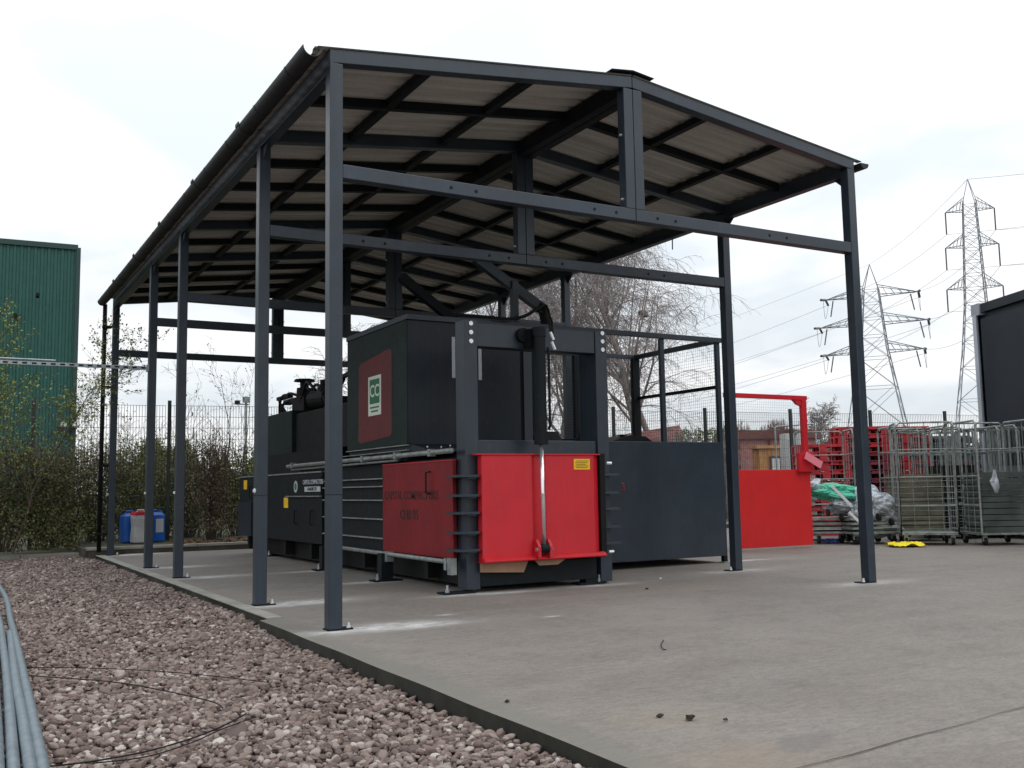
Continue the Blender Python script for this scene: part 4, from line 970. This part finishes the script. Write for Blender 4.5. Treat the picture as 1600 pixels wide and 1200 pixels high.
for (u, v) in ((99, 664), (118, 664)):
    q = D(u, v, 53.6); fx = part('wall_light', MB().blob((q.x, q.y, q.z), (.19, .15, .17), 3, 1, .1), 'white_box', GB); part('bracket', MB().box(q.x - .3, q.x - .1, q.y - .1, q.y + 1.0, q.z - .3, q.z - .1), 'black', GB)

def brick_building(u0, v0, u1, v1, d, depth, lb, roofmat, over=.15):
    a = D(u0, v0, d); b2 = D(u1, v1, d * .985); z0, z1 = a.z, b2.z
    t_ = thing('brick_building', (a.x, a.y, 0), lb, 'building'); dr = Vector((b2.x - a.x, b2.y - a.y, 0)); ln = dr.length; dr.normalize(); nr = Vector((-dr.y, dr.x, 0)); rz = math.atan2(dr.y, dr.x)
    g = MB(); g.add([(0, 0, 0), (ln, 0, 0), (ln, depth, 0), (0, depth, 0), (0, 0, z0 - .3), (ln, 0, z1 - .3), (ln, depth, z1 - .3), (0, depth, z0 - .3)], MB.BF)
    o = part('wall', g, 'brick_wall', t_, local=True); o.rotation_euler = (0, 0, rz)
    g = MB(); g.add([(-over, -over, z0 - .299), (ln + over, -over, z1 - .299), (ln + over, depth, z1 - .299), (-over, depth, z0 - .299), (-over, -over + .05, z0), (ln + over, -over + .05, z1), (ln + over, depth, z1), (-over, depth, z0)], MB.BF)
    o = part('roof', g, roofmat, t_, local=True); o.rotation_euler = (0, 0, rz); return t_, dr, nr, ln, rz
brick_building(930, 686, 1061, 664, 32, 4, 'low red brick building with sloping roof beyond the mesh bay', 'brick_wall', 0)
t_, dr, nr, ln, rz = brick_building(1128, 673, 1275, 671, 34, 4, 'low brick building with brown roof behind the red gate', 'brick_roof')
for k in range(3):
    o = part('downpipe', MB().tube([(.55 + 1.0 * k, -.06, 0), (.55 + 1.0 * k, -.06, 2.5)], .035, 6), 'brick_roof', t_, local=True); o.rotation_euler = (0, 0, rz)
# timber shed
a = D(1186, 700, 30); t_ = thing('timber_shed', (a.x, a.y, 0), 'small orange timber shed with a window behind the red gate', 'shed')
t_.rotation_euler[2] = math.atan2(RIGHT.y, RIGHT.x)
for k in range(7): part('board', MB().box(k * .125, k * .125 + .12, 0, .03, 0, 2.08), 'ply', t_, local=True)
part('side_wall', MB().box(.0, .87, .031, .9, 0, 2.07), 'ply', t_, local=True)
part('roof', MB().prism([(-.1, 2.085), (1.0, 2.085), (1.0, 2.16), (-.1, 2.18)], 1, -.08, 1.0), 'ply', t_, local=True)
wf = part('window_frame', MB().box(.30, .66, -.03, -.001, 1.1, 1.85), 'brick_roof', t_, local=True); part('pane', MB().box(.36, .60, -.045, -.031, 1.15, 1.78), 'white_box', wf, local=True)
a = D(1228, 700, 27); t_ = thing('white_cabinet', (a.x, a.y, 0), 'white and grey cabinet left of the red upright post', 'cabinet'); t_.rotation_euler[2] = math.atan2(RIGHT.y, RIGHT.x)
part('cabinet_body', MB().box(0, .6, 0, .6, 0, 2.38), 'white_box', t_, local=True); part('cabinet_door', MB().box(.04, .28, -.02, -.001, .1, 2.2), 'white_plastic', t_, local=True)
part('guard_rail', MB().tube([(-.3, -.1, 0), (-.3, -.1, 2.52), (-.25, -.1, 2.56), (.75, -.1, 2.62), (.8, -.1, 2.5), (.8, -.1, 0)], .025, 6), 'galv', t_, local=True)

# floodlight mast
a = D(383, 760, 40); t_ = thing('floodlight_mast', (a.x, a.y, 0), 'slim floodlight mast rising beyond the fence at left', 'mast')
q = D(383, 622, 40)
part('pole', MB().tube([(0, 0, 0), (0, 0, q.z + .1)], .045, 8), 'galv_old', t_, local=True); part('floodlight', MB().box(-.13, .13, -.1, .05, q.z - .15, q.z + .08), 'galv_old', t_, local=True)
part('cross_arm', MB().box(-.45, .1, -.03, .03, q.z - .24, q.z - .20), 'black', t_, local=True); part('camera_box', MB().box(-.45, -.28, -.15, .05, q.z - .22, q.z - .08), 'black', t_, local=True)

lv = MB(); R = random.Random(28)
leaves(lv, 9000, lambda R: (lambda u, q: (q.x, q.y, R.random() ** .7 * (4.2 + .9 * math.sin(u * .05) + .5 * math.sin(u * .21)), R.random()))(*(lambda u: (u, D(u, 760, 110 + R.uniform(-3, 3))))(R.uniform(1235, 1680))), .12, .32, R)
tag(part('distant_treeline', lv, 'leaf_brown'), 'distant dull tree line along the horizon behind the roll cages', 'tree line', kind='stuff')
# ------------------------------------------------------------------ trailer
a = D(1522, 478, 20.5); t_ = thing('curtain_trailer', (a.x, a.y, 0), 'dark navy curtain sided trailer parked behind the roll cages at right', 'trailer')
dv_ = Vector((-.41, -.91, 0)).normalized(); nrt = Vector((-dv_.y, dv_.x, 0)); rz = math.atan2(dv_.y, dv_.x); HTp = 4.58
def tp_(name, mb, mat, par=None):
    o = part(name, mb, mat, par or t_, local=True); 
    if par is None: o.rotation_euler = (0, 0, rz)
    return o
LT = 13
tp_('box_body', MB().box(.1, LT, .06, 2.5, 1.25, 4.4), 'truck_curtain')
for k in range(10): tp_('curtain_panel', MB().box(.20 + k * 1.28, .20 + k * 1.28 + 1.27, -.005 - .006 * (k % 2), .055, 1.30, 4.28), 'truck_curtain')
tp_('cant_rail', MB().box(.0, LT, -.03, 2.52, 4.405, 4.58), 'truck_curtain')
tp_('corner_cap', MB().box(-.03, .26, -.06, .1, 4.36, 4.60), 'truck_silver')
tp_('rear_pillar', MB().tube([(.09, -.05, 1.1), (.09, -.05, 4.36)], .055, 10), 'truck_silver')
tp_('rear_frame', MB().box(-.02, .03, .0, 2.5, 1.1, 4.4), 'black')
for k in range(8): tp_('hinge', MB().box(-.08, -.021, .01, .05, 1.4 + k * .38, 1.5 + k * .38), 'black')
tp_('chassis', MB().box(.3, LT, .3, 2.2, .95, 1.249), 'black'); tp_('side_rail', MB().box(.05, LT, -.02, .02, 1.12, 1.29), 'galv_old')
for x in (2.0, 3.3, 4.6):
    wh = tp_('wheel', MB().tube([(x, .05, .52), (x, .35, .52)], .50, 24), 'rubber'); tp_('rim', MB().tube([(x, .035, .52), (x, .052, .52)], .27, 16), 'galv_old', wh)

# ------------------------------------------------------------------ roll cages
def make_cage(wd, dp, ht, label):
    t_ = thing('roll_cage', (0, 0, 0), label, 'roll cage', 'roll cages parked in the yard'); r = .016
    g = MB(); z0 = .16
    g.box(0, wd, 0, dp, z0, z0 + .03); part('base', g, 'cage_metal', t_, local=True)
    for (x, y) in ((.08, .08), (wd - .08, .08), (.08, dp - .08), (wd - .08, dp - .08)):
        c_ = part('castor', MB().tube([(x - .02, y, .06), (x + .02, y, .06)], .06, 12), 'rubber', t_, local=True); part('fork', MB().box(x - .032, x + .032, y - .02, y + .02, .06, .159), 'cage_metal', c_, local=True)
    def panel_(o, d, ln, nm):
        o = Vector(o); d = Vector(d); g = MB(); zt = ht
        g.tube([o + Vector((0, 0, z0)), o + Vector((0, 0, zt - .06)), o + d * .06 + Vector((0, 0, zt)), o + d * (ln - .06) + Vector((0, 0, zt)), o + d * ln + Vector((0, 0, zt - .06)), o + d * ln + Vector((0, 0, z0))], r, 6, True)
        for z in (z0 + .03, .62, 1.08, 1.52): g.tube([o + Vector((0, 0, z)), o + d * ln + Vector((0, 0, z))], .010, 5, False)
        n_ = int(ln / .19)
        for i in range(1, n_): g.tube([o + d * (ln * i / n_) + Vector((0, 0, z0)), o + d * (ln * i / n_) + Vector((0, 0, zt - .01))], .0045, 4, False)
        for i in range(1, 10): g.tube([o + Vector((0, 0, z0 + i * .095)), o + d * ln + Vector((0, 0, z0 + i * .095))], .003, 4, False)
        part(nm, g, 'cage_metal', t_, local=True)
    panel_((0, 0, 0), (0, 1, 0), dp, 'side_frame'); panel_((wd, 0, 0), (0, 1, 0), dp, 'side_frame'); panel_((0, dp, 0), (1, 0, 0), wd, 'rear_frame')
    return t_
cage0 = make_cage(.86, .76, 1.95, 'front roll cage nearest the yellow cloth, facing the yard')
yawc = math.atan2(RIGHT.y, RIGHT.x)
# (u, v ground px, extra yaw, label)
cages = [(1408, 847, .02, None), (1486, 848, 2.9, 'roll cage turned sideways in the dark gap left of the trailer corner'),
         (1536, 853, .05, 'large roll cage at the right edge of the picture with a rag tied on it'),
         (1262, 846, -.1, 'roll cage behind the red gate end, over the green tarp pile'),
         (1445, 842, .12, 'second row roll cage with tall hooped top between the front cages'),
         (1570, 842, -.06, 'second row roll cage in front of the trailer side'),
         (1510, 843, .3, 'second row roll cage below the trailer corner'),
         (1465, 837, .1, 'third row roll cage close to the grey pallets'),
         (1530, 838, .0, 'third row roll cage right below the trailer pillar'), (1580, 838, .1, 'third row roll cage against the trailer side'), (1600, 843, .2, 'roll cage leaving the frame at the far right edge'),
         (1556, 840, .35, 'skewed roll cage between the trailer pillar and the right edge'), (1452, 838, .45, 'skewed roll cage wedged in front of the maroon pallets'), (1588, 836, -.15, 'rearmost roll cage hard against the trailer skirt')]
for i, (u, v, dy, lb) in enumerate(cages):
    c_ = cage0 if i == 0 else copy_tree(cage0)
    q = onZ(u, v, 0); c_.location = (q.x, q.y, .005); c_.rotation_euler[2] = yawc + dy
    if lb: c_['label'] = lb
q = onZ(1556, 853, 0) ; 
rag = part('white_rag', MB().blob((0, 0, 0), (.07, .04, .15), 33, 2, .4), 'bag'); rag.location = (q.x, q.y - .05, 1.0); tag(rag, 'pale rag hanging on the front of the right roll cage', 'rag')
# loads standing in the cages
def load(u, v, dx, wd, hh, n_, mat, name, lb, off=.06):
    q = onZ(u, v, 0); t_ = thing(name, (q.x, q.y, .2), lb, 'stack'); t_.rotation_euler[2] = yawc + .02; R = random.Random(int(u))
    for k in range(n_):
        z = k * hh / n_; j_ = R.uniform(-.02, .02); part('layer', MB().box(dx + j_, dx + wd + j_, off, off + .6, z, z + hh / n_ - .012), mat, t_, local=True)
load(1408, 847, .05, .76, .95, 12, 'load_brown', 'flattened_boxes', 'dull brown stack of flattened boxes inside the front roll cage')
load(1536, 853, .06, .76, .95, 10, 'load_green', 'folded_sacks', 'dark green grey stack of folded sacks inside the rightmost large cage')
load(1478, 842, .0, .62, 1.1, 5, 'black', 'black_crates', 'black crates standing in the dark gap between the cages')
# stacks of plastic pallets behind the cages
def pallet_mesh(mat):
    g = MB(); wd, dp, h = .98, .8, .165
    for i in range(5): g.box(i * .2, i * .2 + .16, 0, dp, h - .03, h)
    for y in (0, dp / 2 - .05, dp - .10): g.box(0, wd, y, y + .10, h - .055, h - .031)
    for x in (0, wd / 2 - .07, wd - .14):
        for y in (0, dp / 2 - .05, dp - .1): g.box(x, x + .14, y + .002, y + .098, .022, h - .056)
    for y in (0, dp / 2 - .05, dp - .10): g.box(0, wd, y, y + .10, 0, .021)
    return mesh_of('plastic_pallet', g, mat)
PM = {k: pallet_mesh(k) for k in ('crate_red', 'crate_maroon', 'crate_grey')}
stacks = [(1252, 19.4, 10, 'crate_red', 'crate_red'), (1318, 19.8, 12, 'crate_maroon', 'crate_red'), (1385, 20.0, 12, 'crate_red', 'crate_red'), (1452, 20.6, 11, 'crate_maroon', 'crate_grey'), (1350, 21.5, 12, 'crate_maroon', 'crate_maroon'), (1512, 21.4, 10, 'crate_maroon', 'crate_grey')]
names_ = {'crate_red': 'bright red', 'crate_maroon': 'dark maroon', 'crate_grey': 'grey'}
where = ['in the leftmost stack beside the red upright', 'in the stack left of the front right post', 'in the tall stack right of the front right post', 'in the stack behind the middle roll cages', 'in the rear stack between the taller ones', 'in the stack left of the trailer corner']
for si, (u, d, n_, m1, m2) in enumerate(stacks):
    q = D(u, 800, d); R = random.Random(si)
    for k in range(n_):
        top = k >= n_ - 3; mt = m2 if top else m1
        o = bpy.data.objects.new('plastic_pallet', PM[mt]); col.objects.link(o); o.location = (q.x + R.gauss(0, .015), q.y + R.gauss(0, .015), .006 + k * .178); o.rotation_euler[2] = yawc + .06 * si - .1 + R.gauss(0, .02)
        od = ['topmost', 'second from top', 'third from top', 'fourth from top', 'fifth from top', 'sixth from top', 'seventh from top', 'eighth from top', 'ninth from top', 'tenth from top', 'eleventh from top', 'bottom one'][n_ - 1 - k]
        tag(o, f'{names_[mt]} pallet, {od} {where[si]}', 'pallet', f'{names_[mt]} pallets {where[si]}')
# pile of collapsed trolleys, bags and tarp
def near(u, v, z=0): 
    q = onZ(u, v, 0); return q.x, q.y
dolly_l = ['collapsed grey trolley base with castors in front of the rubbish pile', 'second collapsed trolley under the green tarp']
for i, (u, v, z) in enumerate(((1275, 851, 0), (1335, 852, 0))):
    x, y = near(u, v); t_ = thing('collapsed_trolley', (x, y, .004), dolly_l[i], 'trolley'); t_.rotation_euler[2] = yawc + .15 * i
    for k in range(4): part('folded_frame', MB().box(0, .82, .02 + k * .02, .7, .17 + k * .075, .205 + k * .075), 'cage_metal', t_, local=True)
    for (xx, yy) in ((.08, .1), (.74, .1), (.08, .6), (.74, .6)):
        c_ = part('castor', MB().tube([(xx - .02, yy, .07), (xx + .025, yy, .07)], .068, 14), 'rubber', t_, local=True); part('fork', MB().box(xx - .035, xx + .04, yy - .02, yy + .02, .08, .169), 'galv_old', c_, local=True)
    for k in range(3): part('tilted_wheel', MB().tube([(.2 + .22 * k, -.02, .52 - .08 * k), (.24 + .22 * k, -.02, .52 - .08 * k)], .06, 12), 'rubber', t_, local=True)
def lump(name, u, v, z, r, mat, lb, cat, seed, amp=.3):
    x, y = near(u, v); o = part(name, MB().blob((0, 0, 0), r, seed, 5, amp, .34), mat, smooth=False); o.location = (x + .15, y + .3, z); o.rotation_euler[2] = yawc; return tag(o, lb, cat)
lump('plastic_bag', 1282, 851, .86, (.17, .17, .17), 'bag', 'crumpled clear plastic bag beside the red panel', 'plastic bag', 4, .4)
lump('green_tarp', 1320, 851, .85, (.40, .28, .13), 'tarp_green', 'bright green tarp bundled on the rubbish pile', 'tarp', 5, .25)
lump('plastic_bag', 1335, 851, .62, (.30, .24, .13), 'bag', 'white plastic bag under the green tarp', 'plastic bag', 6, .35)
lump('plastic_bag', 1378, 851, .60, (.36, .30, .26), 'bag', 'large bulging clear sack right of the front right post', 'plastic bag', 7, .3)
lump('rubbish_sack', 1380, 851, .28, (.38, .25, .16), 'galv_old', 'grey sack lying on the ground right of the front right post', 'sack', 8, .3)
for i, (u0, v0, u1, v1) in enumerate(((1300, 760, 1330, 790), (1327, 800, 1345, 818))):
    p0 = D(u0, v0, 15.9); p1 = D(u1, v1, 15.9); tag(part('white_strip', MB().beam(p0, p1, .012, .045), 'white_box'), ('upper', 'lower')[i] + ' white plastic strip leaning on the rubbish pile', 'strip')
def cloth(name, u, v, sx, sy, mat, lb, cat, seed):
    x, y = near(u, v); R = random.Random(seed); g = MB(); n_ = 12; vs = []
    for i in range(n_ + 1):
        for j_ in range(n_ + 1):
            a, b2 = i / n_ - .5, j_ / n_ - .5; e_ = 1 + .15 * math.sin(a * 9 + seed) * math.sin(b2 * 7)
            vs.append((a * sx * e_, b2 * sy * e_, .012 + .075 * abs(math.sin(a * 5 + seed + 2 * math.sin(b2 * 6)) * math.cos(b2 * 5 + a * 7 + seed)) * (1.1 - 1.6 * (a * a + b2 * b2))))
    g.add(vs, [(i * (n_ + 1) + j_, (i + 1) * (n_ + 1) + j_, (i + 1) * (n_ + 1) + j_ + 1, i * (n_ + 1) + j_ + 1) for i in range(n_) for j_ in range(n_)])
    o = part(name, g, mat); o.location = (x, y, .004); o.rotation_euler[2] = yawc; tag(o, lb, cat)
cloth('yellow_cloth', 1414, 854, .52, .5, 'cloth_yellow', 'bright yellow cloth lying on the ground before the roll cages', 'cloth', 2)
cloth('blue_cloth', 1298, 849, .25, .25, 'cloth_blue', 'small blue rag on the ground beside the red panel', 'cloth', 3)
# dark wheelie shapes between (a black crate in the dark gap)
# cardboard hanging under the gate
tag(part('cardboard_scrap', MB().prism([(2.13, .30), (2.68, .30), (2.62, .175), (2.13, .20)], 1, 1.66, 1.675), 'card'), 'brown cardboard scrap sticking out below the red gate at left', 'cardboard')
tag(part('cardboard_scrap', MB().prism([(2.72, .30), (3.12, .30), (3.0, .235), (2.78, .235)], 1, 1.62, 1.635), 'card'), 'small cardboard scrap below the red gate under the cylinder', 'cardboard')

# ------------------------------------------------------------------ pylons
def pylon(u, d, label, widths, arms, top, yaw, rl, rb, ins_len, tension):
    q = D(u, 750, d); t_ = thing('electricity_pylon', (q.x, q.y, 0), label, 'pylon'); t_.rotation_euler[2] = yaw
    g = MB(); br_ = MB()
    def half(z):
        for (z0, w0), (z1, w1) in zip(widths[:-1], widths[1:]):
            if z0 <= z <= z1: return (w0 + (w1 - w0) * (z - z0) / (z1 - z0)) / 2
        return widths[-1][1] / 2
    cs_ = [(-1, -1), (1, -1), (1, 1), (-1, 1)]
    for sx, sy in cs_:
        g.tube([(sx * w / 2, sy * w / 2, z) for z, w in widths], rl, 4)
    z = 0; lv_ = [0]
    while z < widths[-1][0] - 1: z = min(z + max(1.8, half(z) * 1.55), widths[-1][0]); lv_.append(z)
    for z0, z1 in zip(lv_[:-1], lv_[1:]):
        h0, h1 = half(z0), half(z1)
        for k in range(4):
            a, b2 = cs_[k], cs_[(k + 1) % 4]
            br_.tube([(a[0] * h0, a[1] * h0, z0), (b2[0] * h1, b2[1] * h1, z1)], rb, 3, False); br_.tube([(b2[0] * h0, b2[1] * h0, z0), (a[0] * h1, a[1] * h1, z1)], rb, 3, False)
            br_.tube([(a[0] * h1, a[1] * h1, z1), (b2[0] * h1, b2[1] * h1, z1)], rb, 3, False)
    hT = half(widths[-1][0])
    for sx, sy in cs_: g.tube([(sx * hT, sy * hT, widths[-1][0]), (0, 0, top)], rl * .8, 4)
    part('lattice_legs', g, 'pylon_grey', t_, local=True); part('lattice_bracing', br_, 'pylon_grey', t_, local=True)
    tips = []
    for z, sp in arms:
        for s in (-1, 1):
            g = MB(); h = half(z); hu = half(z + 2)
            tip = Vector((s * sp, 0, z))
            for sy in (-1, 1):
                g.tube([(s * h, sy * h, z), tip], rl * .7, 4); g.tube([(s * hu, sy * hu, z + 2.0), tip], rl * .7, 4)
                for k in range(1, 5):
                    f_ = k / 5; a = Vector((s * h, sy * h, z)).lerp(tip, f_); b2 = Vector((s * hu, sy * hu, z + 2)).lerp(tip, f_ - .1); g.tube([a, b2], rb, 3, False)
            for k in range(1, 5):
                f_ = k / 5; a = Vector((s * h, h, z)).lerp(tip, f_); b2 = Vector((s * h, -h, z)).lerp(tip, f_ - .15); g.tube([a, b2], rb, 3, False)
            part('cross_arm', g, 'pylon_grey', t_, local=True)
            if tension:
                part('insulator', MB().tube([tip + Vector((0, -.2, 0)), tip + Vector((s * .4, -3.6, -.5))], .28, 6), 'insulator', t_, local=True)
                part('insulator', MB().tube([tip + Vector((0, .2, 0)), tip + Vector((0, 3.4, -.5))], .24, 6), 'insulator', t_, local=True)
                lp = [tip + Vector((s * .2 * math.sin(math.pi * k / 8), -3.4 + 6.8 * k / 8, -.5 - 3.4 * math.sin(math.pi * k / 8))) for k in range(9)]
                part('jumper_loop', MB().tube(lp, .05, 3), 'pylon_grey', t_, local=True)
                part('jumper_insulator', MB().tube([tip * 1 + Vector((-s * 1.5, 0, -.3)), tip + Vector((-s * .9, 0, -3.6))], .13, 5), 'insulator', t_, local=True)
            else:
                part('insulator', MB().tube([tip, tip + Vector((0, 0, -ins_len))], .12, 5), 'insulator', t_, local=True)
            tips.append((s, z, sp))
    return t_
py1 = pylon(1377, 200, 'broad angle pylon with three cross arm levels behind the front right post', [(0, 15.5), (12, 10.5), (28, 5.2), (40.5, 2.9)], [(39, 9), (33.2, 10.5), (27.4, 9.5)], 45.6, yawc - .45, .12, .052, 0, True)
py2 = pylon(1543, 160, 'taller slender pylon with hanging insulators above the trailer', [(0, 9.8), (12, 7.4), (22, 4.7), (30, 3.2), (47, 1.9)], [(45.5, 3.7), (39.5, 4.0), (32.5, 4.2)], 50.8, yawc - .35, .085, .042, 3.7, False)
def world_pt(t_, x, y, z):
    c_, s_ = math.cos(t_.rotation_euler[2]), math.sin(t_.rotation_euler[2]); return Vector((t_.location.x + c_ * x - s_ * y, t_.location.y + s_ * x + c_ * y, z))
def span(p0, p1, sag, lb, r=.035):
    pts_ = [p0.lerp(p1, k / 24) - Vector((0, 0, sag * 4 * (k / 24) * (1 - k / 24))) for k in range(25)]
    o = part('power_line', MB().tube(pts_, r, 3, False), 'wire_grey'); tag(o, lb, 'power line', 'power lines between the pylons')
far = D(700, 735, 520); lvl = ['upper', 'middle', 'lower']
for i, ((z, sp), (z2, sp2)) in enumerate(zip([(39, 9), (33.2, 10.5), (27.4, 9.5)], [(45.5, 3.7), (39.5, 4.0), (32.5, 4.2)])):
    for s in (-1, 1):
        sd_ = 'left' if s < 0 else 'right'
        a = world_pt(py1, s * sp, 3.5, z - .5); f2 = far + RIGHT * (s * 9); f2.z = z + 1
        span(a, f2, 7, f'{lvl[i]} {sd_} cable running from the broad pylon away to the left', .045)
        b2 = world_pt(py2, s * sp2, 0, z2 - 3.7); a2 = world_pt(py1, s * sp, -3.6, z - .5)
        span(a2, b2, 2.0, f'{lvl[i]} {sd_} cable between the broad pylon and the slender pylon')
        c_ = D(2300, (270, 340, 420)[i] - 95, 140) + RIGHT * (s * 4)
        span(b2, c_, 3, f'{lvl[i]} {sd_} cable leaving the slender pylon to the right')
a = world_pt(py1, 0, 0, 45.6); f2 = far.copy(); f2.z = 50; span(a, f2, 5, 'topmost earth wire running from the broad pylon away to the left'); span(a, world_pt(py2, 0, 0, 50.8), 1, 'topmost earth wire between the two pylons')
c_ = D(2300, 130, 140); span(world_pt(py2, 0, 0, 50.8), c_, 2, 'topmost earth wire leaving the slender pylon to the right')

# ------------------------------------------------------------------ galvanised pipes and wires on the gravel
def ptube(name, pts, r, mat, lb, cat, grp=None, n=16):
    # smooth Catmull resample
    P_ = [Vector(p) for p in pts]; o_ = []
    for i in range(len(P_) - 1):
        p0, p1, p2, p3 = P_[max(i - 1, 0)], P_[i], P_[i + 1], P_[min(i + 2, len(P_) - 1)]
        for k in range(8):
            t_ = k / 8; o_.append(.5 * ((2 * p1) + (p2 - p0) * t_ + (2 * p0 - 5 * p1 + 4 * p2 - p3) * t_ * t_ + (3 * p1 - p0 - 3 * p2 + p3) * t_ ** 3))
    o_.append(P_[-1]); return tag(part(name, MB().tube(o_, r, n), mat, smooth=True), lb, cat, grp)
G_P = 'galvanised pipes lying on the gravel'
def gp(uv, z): return [tuple(onZ(u, v, z)) for u, v in uv]
ptube('steel_pipe', gp([(-60, 860), (-3, 915), (18, 975), (42, 1080), (70, 1215), (90, 1320)], -.03), .026, 'pipe_galv', 'outermost galvanised pipe, nearest the open gravel', 'pipe', G_P)
ptube('steel_pipe', gp([(16, 988), (24, 1060), (35, 1120), (50, 1215), (66, 1320)], -.03), .027, 'pipe_galv', 'shorter galvanised pipe whose end shows, second from the gravel side', 'pipe', G_P)
ptube('steel_pipe', gp([(-30, 880), (-6, 950), (6, 1020), (14, 1100), (22, 1215), (32, 1320)], -.03), .025, 'pipe_galv', 'third galvanised pipe from the gravel side', 'pipe', G_P)
ptube('steel_pipe', gp([(-44, 930), (-16, 1000), (-8, 1100), (-4, 1215), (2, 1320)], -.025), .027, 'pipe_galv', 'galvanised pipe cut off by the left edge of the picture', 'pipe', G_P)
wl = 'thin black wires trailing over the gravel'
ptube('black_wire', gp([(-80, 1040), (0, 1043), (100, 1043), (200, 1046), (300, 1053), (420, 1066)], -.028), .0028, 'black', 'upper black wire crossing the pipes and arching over the gravel', 'wire', wl, 6)
ptube('black_wire', gp([(-80, 1050), (0, 1053), (80, 1058), (180, 1066), (260, 1080), (330, 1096), (348, 1106)], -.030), .0032, 'black', 'second black wire just below the upper one', 'wire', wl, 6)
ptube('black_wire', gp([(-60, 1200), (80, 1197), (200, 1180), (280, 1160), (340, 1138), (385, 1115)], -.035), .0036, 'black', 'lowest black wire curving up from the pipes at the bottom', 'wire', wl, 6)
ptube('black_wire', gp([(150, 1192), (230, 1182), (300, 1160), (350, 1138), (400, 1120)], -.04), .0028, 'black', 'short black wire running beside the lowest wire', 'wire', wl, 6)

# small litter on the slab
for i, (u, v, s, lb) in enumerate(((1078, 1125, .017, 'largest dark bark chip on the slab near the bottom edge'), (1031, 1121, .012, 'small dark chip left of the largest one on the slab'), (1134, 1127, .009, 'tiny dark chip right of the largest one on the slab'), (1011, 921, .014, 'small reddish chip on the slab before the bay panel'), (1032, 905, .012, 'tiny white chip on the slab before the bay panel'), (793, 1098, .01, 'tiny chip on the slab near its edge'))):
    q = onZ(u, v, 0); o = part('chip', MB().blob((0, 0, 0), (s * 1.3, s, s * .55), 20 + i, 2, .4), 'white_box' if i == 4 else 'bark_chip'); o.location = (q.x, q.y, s * .4 + .004); tag(o, lb, 'chip')
ptube('bent_wire', [tuple(onZ(u, v, .006)) for u, v in ((1037, 1000), (1033, 1007), (1036, 1014), (1041, 1015))], .003, 'black', 'short bent wire lying on the open concrete', 'wire', None, 5)
